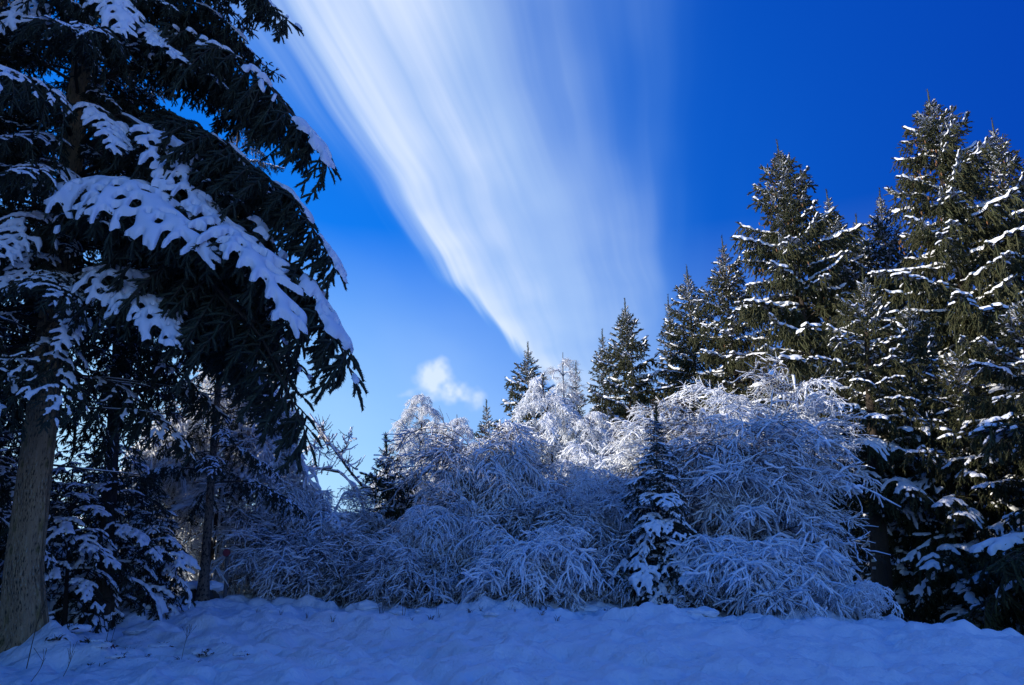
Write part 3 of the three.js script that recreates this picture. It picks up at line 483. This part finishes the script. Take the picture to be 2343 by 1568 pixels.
// a bush whose stems arch out of one root and bend under their load; x0..x1 and top are its outline at depth D
function bush(label, o) {
  const r = RNG(o.seed), a = at(o.x0, 1250, o.D), b = at(o.x1, 1250, o.D), cx = (a[0] + b[0]) / 2, rx = (b[0] - a[0]) / 2, rz = o.rz || Math.min(1.6, rx * 0.8), top = at((o.x0 + o.x1) / 2, o.top, o.D)[1];
  const bx = o.bx !== undefined ? at(o.bx, 1380, o.D)[0] : cx, gy = groundY(bx, -o.D) - 0.05, H = top - gy, cz = -o.D, g = thing(o.name || 'snowy_bush', label, o.cat || 'bush', [bx, gy, cz], o.group);
  const kinds = o.kinds.map((k) => Y[k]); let count = 0;
  for (let i = 0; i < o.n; i++) {
    const an = (i + 0.7 * r()) / o.n * 6.283 + (o.turn || 0), rho = o.n > 1 ? 0.3 + 0.7 * Math.sqrt(r()) : 1, dx = Math.cos(an) * rx * rho + cx - bx, dz = Math.sin(an) * rz * rho, hh = (o.lift || 1.05) * (i < 3 ? 1 : 0.78 + 0.4 * r()) * H * (0.62 + 0.38 * Math.sqrt(Math.max(0, 1 - rho * rho * 0.8))) * (o.skew ? 1 + o.skew * Math.cos(an) * rho : 1);
    const droop = o.droop ?? 0.45;
    const P = bezier([[(r() - 0.5) * rx * 0.3, 0, (r() - 0.5) * 0.4], [dx * 0.18, hh * 0.75, dz * 0.18], [dx * 0.6, hh * 1.18, dz * 0.6], [dx, hh * (1 - droop * (0.6 + 0.8 * r()) * rho), dz]], 14);
    limb(P, 0.022 * (0.7 + 0.6 * r()), g, o.seed * 50 + i, 0.032);
    const m = Math.round((o.per || 13) * (0.65 + 0.55 * r())), dir = Math.atan2(dz, dx), own = r() < 0.16 ? Y.bare : kinds[Math.floor(r() * kinds.length)], big = 0.7 + 0.65 * r();
    for (let j = 0; j < m && count < 290; j++, count++) {
      const t = lerp(o.from ?? 0.12, 1, (j + r()) / m), k = Math.min(13, Math.floor(t * 14)), p = add(P[k], sub(P[k + 1], P[k]), t * 14 - k), V = p[1] < H * 0.42 * (0.7 + 0.6 * r()) || t < 0.4 ? (r() < 0.5 ? Y.bare : own) : own;
      placeSpray(V[Math.floor(r() * 5)], p, dir + (r() - 0.5) * (o.spread || 2.6), (o.pitch || 0) + (r() - 0.5) * 0.7, (o.size || 1) * big * (0.55 + 0.65 * r()), g);
    }
  }
  return g;
}
// an upright birch: a stem with short limbs that bow over and trail curtains of twigs
function birch(label, o) {
  const r = RNG(o.seed), top = at(o.x, o.top, o.D), base = foot(o.bx, o.D), ax = sub(top, base), g = thing('birch_tree', label, 'birch', base, o.group), R = o.R;
  const stem = []; for (let i = 0; i <= 20; i++) { const t = i / 20; stem.push([ax[0] * t + Math.sin(t * 6 + o.seed) * 0.06, ax[1] * t, ax[2] * t + Math.cos(t * 5 + o.seed) * 0.06]); }
  const B = new MB(); B.tube(stem, stem.map((_, i) => lerp(0.075, 0.008, i / 20)), 8, null, { rough: 0.08, seed: o.seed }); part('trunk', B.geo(), M.darkBark, g);
  const kinds = o.kinds.map((k) => Y[k]); let count = 0;
  for (let i = 0; i < o.n; i++) {
    const v = lerp(o.from ?? 0.3, 0.99, (i + r()) / o.n), k = Math.min(19, Math.floor(v * 20)), p = stem[k], an = i * 2.4 + r(), l = R * (o.prof ? o.prof(v) : Math.min(1, 0.25 + 1.7 * (1 - v))) * (0.55 + 0.6 * r());
    const P = bezier([p, add(p, [Math.cos(an) * l * 0.35, l * 0.65, Math.sin(an) * l * 0.35]), add(p, [Math.cos(an) * l * 0.9, l * 0.75, Math.sin(an) * l * 0.9]), add(p, [Math.cos(an) * l, -l * (0.1 + 0.5 * r()), Math.sin(an) * l])], 8);
    limb(P, 0.018, g, o.seed * 50 + i, 0.024);
    const m = o.per || 8;
    for (let j = 0; j < m && count < 290; j++, count++) { const t = lerp(0.2, 1, (j + r()) / m), q = Math.min(7, Math.floor(t * 8)), c = add(P[q], sub(P[q + 1], P[q]), t * 8 - q), V = kinds[Math.floor(r() * kinds.length)]; placeSpray(V[Math.floor(r() * 5)], c, an + (r() - 0.5) * 2.6, (r() - 0.5) * 0.6, (o.size || 0.8) * (0.55 + 0.6 * r()) * Math.min(1, 0.5 + 1.2 * (1 - v)), g); }
  }
  return g;
}
bush('blue shaded weeping birch with a steep round edge against the sky, behind the ringed trunk', { name: 'weeping_birch', cat: 'birch', seed: 401, x0: 330, x1: 640, top: 890, D: 15.2, n: 22, per: 14, kinds: ['curtain', 'lush', 'curtain'], lift: 1.12, size: 1.2, droop: 0.5, rz: 1.2 });
bush('rounded blue shaded bush of fine drooping twigs below the larch', { seed: 402, x0: 600, x1: 870, top: 1120, D: 16, n: 20, per: 14, kinds: ['curtain', 'lush', 'sweep'], size: 1.1 });
bush('low twiggy bush on the bank crest left of the pale birches', { seed: 403, x0: 570, x1: 800, top: 1230, D: 14.8, n: 16, per: 12, kinds: ['sweep', 'bare'], size: 0.9 });
birch('slender birch whose twin tip catches the sun left of the small puff of cloud', { seed: 411, x: 962, top: 902, D: 19, bx: 945, R: 0.95, n: 34, per: 8, kinds: ['curtain'], size: 0.75, from: 0.3 });
birch('shorter birch with sunlit tip just right of the slender twin-tipped birch', { seed: 412, x: 1046, top: 948, D: 18.6, bx: 1030, R: 0.95, n: 30, per: 8, kinds: ['curtain', 'net'], size: 0.75 });
birch('big white sunlit birch at the centre, hung with thick clumps of snow', { seed: 413, x: 1246, top: 868, D: 20, bx: 1285, R: 1.7, n: 34, per: 8, kinds: ['lush', 'curtain'], size: 0.95, from: 0.25 });
birch('thin birch with bare twig tip poking above the big white birch', { seed: 414, x: 1292, top: 806, D: 20.6, bx: 1310, R: 0.8, n: 30, per: 6, kinds: ['bare', 'curtain'], size: 0.7, from: 0.35 });
birch('white sunlit birch half hidden on the right of the big white birch', { seed: 415, x: 1350, top: 940, D: 19.4, bx: 1370, R: 1.2, n: 30, per: 8, kinds: ['curtain', 'lush'], size: 0.85 });
bush('arching birch bent over in a wide blue bow left of the centre', { name: 'weeping_birch', cat: 'birch', seed: 421, x0: 990, x1: 1215, top: 1000, D: 16, n: 20, per: 14, kinds: ['curtain', 'curtain', 'net'], lift: 1.12, size: 1.15, droop: 0.5 });
bush('bent sapling bowed low to the left with one sunlit arching stem', { name: 'bent_sapling', cat: 'sapling', seed: 422, x0: 905, x1: 1100, top: 1130, D: 14.6, bx: 1100, n: 9, per: 14, kinds: ['curtain'], size: 0.95, droop: 0.6, rz: 0.6 });
bush('low bush of thin curved stems touched by sunlight on the bank left of the centre', { seed: 423, x0: 840, x1: 1075, top: 1255, D: 14.2, n: 18, per: 10, kinds: ['bare', 'sweep'], size: 0.75, droop: 0.75 });
bush('shaded bush filling the gap beneath the slender birches', { seed: 424, x0: 900, x1: 1050, top: 1120, D: 17.4, n: 16, per: 13, kinds: ['curtain', 'sweep'], size: 1 });
bush('sunlit shrub of crooked snowy branches below the dark broad spruce', { seed: 425, x0: 1290, x1: 1500, top: 1010, D: 18.4, n: 16, per: 12, kinds: ['net'], size: 1 });
bush('low net of thickly frosted twigs in front, arching left of the centre right', { seed: 426, x0: 1110, x1: 1310, top: 1225, D: 13.6, n: 14, per: 13, kinds: ['net'], size: 0.85, droop: 0.6 });
bush('tangle of dark thin stems with little snow behind the frosted net', { seed: 427, x0: 1200, x1: 1460, top: 1105, D: 15.4, n: 20, per: 12, kinds: ['sweep', 'bare'], size: 1.05 });
bush('blue frosted bush filling the middle behind the tangle of dark stems', { seed: 428, x0: 1130, x1: 1400, top: 1070, D: 17, n: 18, per: 13, kinds: ['net', 'curtain'], size: 1.1 });
bush('upright spiky white shrub behind the tip of the padded young spruce', { seed: 429, x0: 1440, x1: 1570, top: 945, D: 17, lift: 0.9, n: 14, per: 11, kinds: ['net', 'bare'], size: 0.85, droop: 0.1, pitch: 0.5 });
bush('huge domed bush of blue frosted twigs sweeping to the right', { seed: 431, x0: 1545, x1: 1840, top: 925, D: 15.5, bx: 1700, n: 25, per: 12, kinds: ['sweep', 'net', 'curtain'], lift: 0.93, size: 1.3, droop: 0.5, rz: 1.7, skew: -0.1, turn: 0.4 });
bush('sunlit white crown of bush behind the huge domed bush', { seed: 432, x0: 1600, x1: 1900, top: 900, D: 18.2, lift: 0.93, n: 20, per: 13, kinds: ['net', 'sweep'], size: 1.15, rz: 1.2, droop: 0.3 });
bush('upright frosted shoots sticking up right of the sunlit white crown of bush', { seed: 440, x0: 1790, x1: 1940, top: 930, D: 17.8, n: 12, per: 11, kinds: ['net', 'bare', 'sweep'], size: 0.9, droop: 0.1, pitch: 0.45 });
bush('low sprawling bush of long thin frosted twigs before the huge domed bush', { seed: 433, x0: 1570, x1: 1790, top: 1235, D: 13.4, n: 20, per: 12, kinds: ['sweep', 'net'], size: 1.0, droop: 0.7, rz: 1.0 });
bush('small frosted shrub at the foot of the stout bare trunk', { seed: 434, x0: 1905, x1: 1985, top: 1325, D: 12.6, n: 9, per: 10, kinds: ['net'], size: 0.42, droop: 0.3 });

bush('low dense thicket of frosted twigs closing the gap under the blue weeping birch', { seed: 435, x0: 400, x1: 660, top: 1270, D: 17, n: 14, per: 14, kinds: ['sweep', 'bare'], size: 0.9, rz: 1, droop: 0.8 });
bush('low dense thicket of frosted twigs under the arching birch', { seed: 436, x0: 900, x1: 1180, top: 1275, D: 15.8, n: 14, per: 14, kinds: ['bare', 'sweep'], size: 0.85, rz: 0.8, droop: 0.85 });
bush('low dense thicket of dark twigs right of the frosted net', { seed: 437, x0: 1230, x1: 1480, top: 1270, D: 14.4, n: 16, per: 13, kinds: ['bare', 'sweep'], size: 0.85, rz: 0.6, droop: 0.85 });
bush('low dense thicket of dark twigs under the huge domed bush', { seed: 438, x0: 1560, x1: 1880, top: 1270, D: 15, n: 16, per: 14, kinds: ['bare'], size: 0.95, rz: 0.6, droop: 0.85 });
bush('low dense thicket under the rounded bush below the larch', { seed: 439, x0: 640, x1: 900, top: 1280, D: 15.2, n: 14, per: 14, kinds: ['sweep', 'bare'], size: 0.85, rz: 0.6, droop: 0.85 });

// ------------------------------------------------------------------ the bare larch, the marker post, trail plates, stump, tufts and stalks
{
  const D = 17, root = foot(800, D), g = thing('larch_tree', 'bare bent larch with spiky twigs standing against the sky above the left bushes', 'larch', root), W = (x, y, d = D) => sub(at(x, y, d), root), r = RNG(611);
  const arms = [[[800, 1380], [860, 1250], [850, 1130], [770, 1078], 0.06], [[850, 1130], [800, 1090], [760, 1020], [708, 948], 0.035], [[775, 1080], [735, 1075], [690, 1062], [612, 1058], 0.028], [[745, 1010], [770, 1030], [785, 1060], [818, 1076], 0.022], [[760, 1070], [700, 1075], [660, 1085], [622, 1120], 0.022], [[752, 1030], [742, 1010], [738, 990], [741, 965], 0.018], [[850, 1130], [870, 1120], [890, 1105], [905, 1098], 0.02], [[735, 985], [730, 1010], [715, 1030], [690, 1035], 0.016], [[770, 1050], [790, 1035], [800, 1015], [797, 990], 0.014]];
  arms.forEach(([a, b, c, d, w], n) => {
    const dz = (r() - 0.5) * 1.2, P = bezier([W(...a), W(...b, D + dz * 0.4), W(...c, D + dz * 0.8), W(...d, D + dz)], 16), B = new MB(), Sn = new MB();
    B.tube(P, P.map((_, k) => lerp(w, 0.008, k / 16)), 6, null, { rough: 0.2, seed: n }); snowOn(P, n ? 0.024 : 0.04, Sn, 900 + n);
    if (n) for (let k = 2; k < 16; k++) for (let q = 0; q < 2; q++) { const l = 0.1 + 0.22 * r(), e = nrm([(r() - 0.5) * 1.6, r() < 0.6 ? 0.6 * r() + 0.2 : -0.6, (r() - 0.5) * 1.6]), t = [P[k], add(P[k], e, l * 0.5), add(P[k], [e[0], e[1] + 0.25, e[2]], l)]; B.tube(t, [0.009, 0.008, 0.005], 4); for (let u = 0.25; u < 1; u += 0.25) { const c = add(P[k], e, l * u); B.tube([c, add(c, [(r() - 0.5) * 0.05, 0.02, (r() - 0.5) * 0.05])], [0.009, 0.006], 4); } if (r() < 0.5) snowOn(t, 0.015, Sn, n * 40 + k); }
    part('snow', Sn.geo(), M.snow, part(n ? 'branch' : 'trunk', B.geo(), M.twigLimb, g));
  });
}
{
  const D = 13.9, lo = foot(509, D), hi = sub(at(520, 1268, D), lo), g = thing('marker_post', 'thin leaning grey post with a small round dull red disc, right of the ringed trunk', 'marker post', lo);
  const B = new MB(); B.tube([[0, 0, 0], [hi[0] * 0.5, hi[1] * 0.5, hi[2] * 0.5], hi], [0.035, 0.032, 0.03], 10); part('post', B.geo(), std({ name: 'weathered post', color: new THREE.Color().setRGB(0.14, 0.15, 0.18), roughness: 0.7 }), g);
  const disc = part('disc', new THREE.CylinderGeometry(0.062, 0.062, 0.012, 28), std({ name: 'dull red reflector', color: new THREE.Color().setRGB(0.24, 0.045, 0.075), roughness: 0.4 }), g); disc.rotation.x = Math.PI / 2; disc.position.set(hi[0], hi[1] + 0.02, hi[2] + 0.045);
  const rim = part('rim', new THREE.TorusGeometry(0.064, 0.008, 8, 28), std({ name: 'reflector rim', color: new THREE.Color().setRGB(0.1, 0.05, 0.07), roughness: 0.5 }), g); rim.position.copy(disc.position);
  const S2 = new MB(); snowOn([[hi[0] - 0.04, hi[1] + 0.075, hi[2] + 0.045], [hi[0], hi[1] + 0.088, hi[2] + 0.045], [hi[0] + 0.04, hi[1] + 0.075, hi[2] + 0.045]], 0.014, S2, 5); part('snow', S2.geo(), M.snow, g);
}
[['upper pale trail plate on the stout bare trunk', 1998, 1270], ['second pale trail plate just under the upper one on the stout bare trunk', 1999, 1283], ['lowest, duller trail plate on the stout bare trunk', 2000, 1300]].forEach(([label, x, y], i) => {
  const p = at(x, y, 18.6), m = part('trail_plate', new THREE.BoxGeometry(0.085, 0.062, 0.012), std({ name: 'trail plate paint', color: new THREE.Color().setRGB(...[[0.6, 0.55, 0.36], [0.5, 0.5, 0.42], [0.3, 0.3, 0.33]][i]), roughness: 0.6 }));
  m.position.set(...p); m.rotation.y = -0.35; tag(m, label, 'trail plate', 'trail plates on the stout trunk');
});
function lumpGeo(seed, n, rad, spread, flat) {                              // clods heaped into one lumpy shape
  const r = RNG(seed), g = new THREE.IcosahedronGeometry(1, 4), P = g.attributes.position, c = []; for (let i = 0; i < n; i++) c.push([(r() - 0.5) * spread * 2, (r() - 0.3) * spread * flat, (r() - 0.5) * spread * 2, rad * (0.6 + 0.7 * r())]);
  for (let i = 0; i < P.count; i++) { const d = [P.getX(i), P.getY(i), P.getZ(i)]; let m = 0.02; for (const [x, y, z, q] of c) { const b = d[0] * x + d[1] * y + d[2] * z, k = b * b - (x * x + y * y + z * z) + q * q; if (k > 0) m = Math.max(m, b + Math.sqrt(k)); } m *= 0.8 + 0.4 * fbm(d[0] * 4 + seed, d[1] * 4 + d[2] * 3.3, 3); P.setXYZ(i, d[0] * m, d[1] * m * flat * 1.4, d[2] * m); }
  g.computeVertexNormals(); return g;
}
{
  const clods = [0, 1, 2].map((i) => lumpGeo(21 + i, 7, 0.11, 0.13, 0.6)), r = RNG(641);
  const spots = [[852, 1384, 13.4, 1.5], [800, 1384, 13.2, 1.3], [770, 1386, 13.3, 1.1], [1105, 1412, 12.2, 0.7], [745, 1392, 12.8, 0.9], [1420, 1402, 12.9, 1.4], [1370, 1398, 13, 1.1], [1480, 1410, 12.7, 1.2], [1130, 1420, 11.8, 0.6], [1600, 1420, 12, 1.0], [1660, 1430, 11.7, 0.8], [320, 1412, 10.6, 0.9], [215, 1440, 9.8, 0.9], [250, 1452, 9.6, 0.7], [2120, 1440, 11.4, 0.8], [1920, 1432, 11.6, 0.7], [1740, 1432, 11.8, 0.9], [905, 1396, 12.8, 0.8], [960, 1398, 12.9, 0.7], [620, 1400, 12.4, 0.8]];
  spots.forEach(([x, y, D, s], i) => { const p = foot(x, D), m = part('snow_clod', clods[i % 3], M.snow); m.position.set(p[0], p[1] + 0.04, p[2]); m.rotation.y = r() * 6; const k = s * (0.7 + 0.3 * r()); m.scale.set(k * 1.3, k * 0.62, k * 1.2); tag(m, 'rounded lump of snow heaped along the low bank', 'snow lump', 'lumps of snow along the bank'); });
  const st = foot(452, 13.3), g = thing('tree_stump', 'snow-capped stump with dark hollows at the foot of the ringed trunk', 'stump', [st[0], st[1], st[2]]), B = new MB();
  for (let k = 0; k < 9; k++) { const a = k * 0.7, x = Math.cos(a) * 0.2, z = Math.sin(a) * 0.2; B.tube([[x * 1.4, -0.05, z * 1.4], [x, 0.1, z], [x * 0.8, 0.19 + 0.05 * Math.sin(k * 3), z * 0.8]], [0.1, 0.09, 0.06], 7, null, { rough: 0.3, seed: k }); }
  part('wood', B.geo(), M.darkBark, g); const cap = part('snow', lumpGeo(31, 9, 0.13, 0.2, 0.55), M.snow, g); cap.position.y = 0.24; cap.scale.set(1.1, 0.8, 1.1);
}
{
  const mk = (seed, n, h, lean) => { const r = RNG(seed), B = new MB(); for (let i = 0; i < n; i++) { const a = r() * 6.28, l = h * (0.4 + 0.7 * r()), b = [Math.cos(a) * 0.04 * r(), 0, Math.sin(a) * 0.04 * r()], m = add(b, [Math.cos(a) * lean * l * 0.3, l * 0.6, Math.sin(a) * lean * l * 0.3]), e = add(m, [Math.cos(a) * lean * l * 0.7, l * (0.35 - lean * 0.4 * r()), Math.sin(a) * lean * l * 0.7]); B.tube([b, m, e], [0.004, 0.0035, 0.0015], 3, [0.075, 0.048, 0.028].map((v) => v * (0.5 + r()))); } return B.geo(); };
  const tufts = [mk(651, 9, 0.11, 0.5), mk(652, 6, 0.18, 0.3), mk(653, 12, 0.08, 0.7), mk(654, 4, 0.24, 0.25)], r = RNG(655);
  const put = (x, D, k, s, label, cat, group) => { const p = foot(x, D), m = part('grass_tuft', tufts[k], M.needle); m.position.set(p[0], p[1] + 0.07, p[2]); m.rotation.y = r() * 6.3; m.scale.setScalar(s); tag(m, label, cat, group); };
  for (const [x, D] of [[922, 12.2], [940, 11.9], [1003, 12.4], [1075, 12], [1100, 12.3], [1120, 11.8], [1165, 12.1], [1178, 11.6], [1236, 12.2], [1250, 11.9], [1240, 11.5], [1275, 11.4], [985, 11.6], [870, 12], [1390, 12.1], [1670, 11.6], [585, 11.8], [640, 11.9], [700, 12], [760, 11.6]]) put(x, D, Math.floor(r() * 4), 0.6 + 0.5 * r(), 'small dark tuft of dry grass sticking out of the snow', 'grass tuft', 'tufts of dry grass in the snow');
  const dead = [0, 1, 2].map((i) => { const q = RNG(71 + i), B = new MB(); for (let k = 0; k < 13; k++) { const a = q() * 6.28, d = 0.09 * q(), c = [Math.cos(a) * d * 1.5, 0.02 * q(), Math.sin(a) * d], u = nrm([q() - 0.5, 0.5 * (q() - 0.3), q() - 0.5]), v = nrm(crs(u, [q() - 0.5, 1, q() - 0.5])), l = 0.02 + 0.03 * q(), w = l * 0.45, top = add(c, [0, l * 0.5, 0]); const col = [0.06, 0.04, 0.024].map((x) => x * (0.4 + q())); B.tri(add(c, u, -l), add(top, v, w), add(c, u, l), col); B.tri(add(c, u, -l), add(c, u, l), add(top, v, -w), col); } return B.geo(); }), lid = [0, 1, 2].map((i) => lumpGeo(81 + i, 6, 0.04, 0.07, 0.5));
  for (const [x, D] of [[160, 8.6], [205, 8.2], [250, 8.1], [240, 7.7], [285, 7.8], [340, 8.3], [420, 8.0], [375, 9.2], [300, 9], [470, 8.6], [455, 7.9], [520, 9.3], [395, 9.6], [130, 8.0], [210, 7.6], [560, 8.3]]) {
    const p = foot(x, D), g = thing('leaf_clump', 'low crumpled clump of dead leaves in the near left snow', 'leaf clump', [p[0], p[1] + 0.085, p[2]], 'dead clumps in the near left snow'), k = Math.floor(r() * 3); g.rotation.y = r() * 6; g.scale.setScalar(0.6 + 0.6 * r());
    part('leaves', dead[k], M.needle, g); const c = part('snow', lid[k], M.snow, g); c.position.set(0.02, 0.012, -0.05); c.rotation.y = 1.3; c.scale.set(1.15, 0.9, 1.1); part('blades', tufts[2], M.needle, g);
  }
  const stalk = (label, pts, D, w, n) => {
    const P0 = foot(pts[0][0], D), g = thing('dry_stalk', label, 'dry stalk', P0), q = new THREE.CatmullRomCurve3(pts.map(([x, y], i) => new THREE.Vector3(...sub(i ? at(x, y, D) : P0, P0)))).getPoints(14).map((v) => v.toArray()), B = new MB(); B.tube(q, q.map((_, i) => lerp(w * 0.6, w * 0.3, i / 14)), 5); part('stem', B.geo(), M.grass, g);
    const rr = RNG(n); for (let i = 0; i < n % 7 + 4; i++) { const k = 6 + Math.floor(rr() * 8), c = q[k], e = nrm([rr() - 0.5, 0.6 + rr() * 0.5, rr() - 0.5]), T = new MB(); T.tube([c, add(c, e, 0.05), add(c, e, 0.09 + 0.06 * rr())], [w * 0.3, w * 0.25, w * 0.45], 4); part('twig', T.geo(), M.grass, g); }
  };
  stalk('tall dark dry stalk leaning right at the foot of the lichen-grey trunk', [[72, 1470], [90, 1410], [122, 1330]], 7.6, 0.008, 703);
  stalk('thin arched dry stem with side twigs at the left end of the bank', [[245, 1440], [252, 1408], [244, 1384]], 9.4, 0.006, 705);
  stalk('fine dry stem leaning right over the start of the bank', [[254, 1434], [278, 1400], [318, 1362]], 9.2, 0.005, 709);
  stalk('short dry stem by the bottom edge at the left', [[150, 1560], [158, 1520], [166, 1490]], 7.0, 0.005, 711);
  stalk('straight thin dry stem in the snow left of the bank middle', [[420, 1500], [424, 1470], [434, 1448]], 8.0, 0.004, 713);
  stalk('pair-like forked dry stem near the bottom left corner', [[80, 1568], [92, 1530], [100, 1508]], 6.9, 0.005, 715);
}
{
  const P = [], U = [], I = [], nx = 60, nz = 24; for (let j = 0; j <= nz; j++) for (let i = 0; i <= nx; i++) { const x = lerp(8.2, 24, i / nx) + (noise(j * 0.6, 3) - 0.5) * 1.2 * (i ? 0 : 1), z = lerp(-12.7, -22, j / nz) + (i / nx) * 2 + (j ? 0 : (noise(i * 0.5, 8) - 0.5) * 0.8); P.push(x, groundY(x, z) + 0.006 + 0.03 * fbm(x * 3, z * 3, 3), z); U.push(x / 1.2, z / 1.2); }
  for (let j = 0; j < nz; j++) for (let i = 0; i < nx; i++) { const a = j * (nx + 1) + i, b = a + 1, c = a + nx + 1, d = c + 1; I.push(a, b, c, b, d, c); }
  const g = new THREE.BufferGeometry(); g.setAttribute('position', new THREE.Float32BufferAttribute(P, 3)); g.setAttribute('uv', new THREE.Float32BufferAttribute(U, 2)); g.setIndex(I); g.computeVertexNormals();
  const litter = grain(256, 256, (u, v) => { const f = fold((a, b) => fbm(a * 30 + 12, b * 30 + 44, 4))(u, v), k = sstep(0.55, 0.68, f); return [lerp(62, 168, k), lerp(48, 176, k), lerp(38, 196, k)]; }, true);
  tag(part('forest_floor', g, std({ name: 'needle litter', map: litter })), 'brown needle litter with thin snow under the right-hand spruces', null, null, 'structure');
}

// ------------------------------------------------------------------ trees out of the frame on the left whose shade lies over the clearing
{
  const row = [[-15, -2, 15], [-13, 3, 16], [-18, -6, 12], [-12.5, -7, 9], [-20, -8, 11], [-13, -4.5, 13], [-11, 7, 16], [-17, 2, 17], [-10.5, -1, 14], [-9.5, 3, 15], [-15, 9, 17], [-19, 5, 17], [-21, -2, 16], [-23, 1, 17], [-24, -6, 13], [-9, 9, 16], [-13, 12, 17], [-15, -10.8, 5.6], [-17.5, -13, 6.6], [-15.5, -15.5, 6.5], [-20, -16.5, 8], [-22, -12, 8.5], [-16.5, -4.4, 12], [-19.5, -3.6, 14], [-12.5, -0.5, 13], [-26, -3, 16]];
  row.forEach(([x, z, h], i) => { const y = groundY(x, z); spruce('dark spruce of the wood left of the clearing, outside the view', { base: [x, y, z], top: [x, y + h, z], R: z < -9 ? 2.4 : 3.6, seed: 501 + i, gap: z < -9 ? 0.17 : 0.08, group: 'shading spruces left of the clearing' }); });
}
renderer.render(scene, camera);
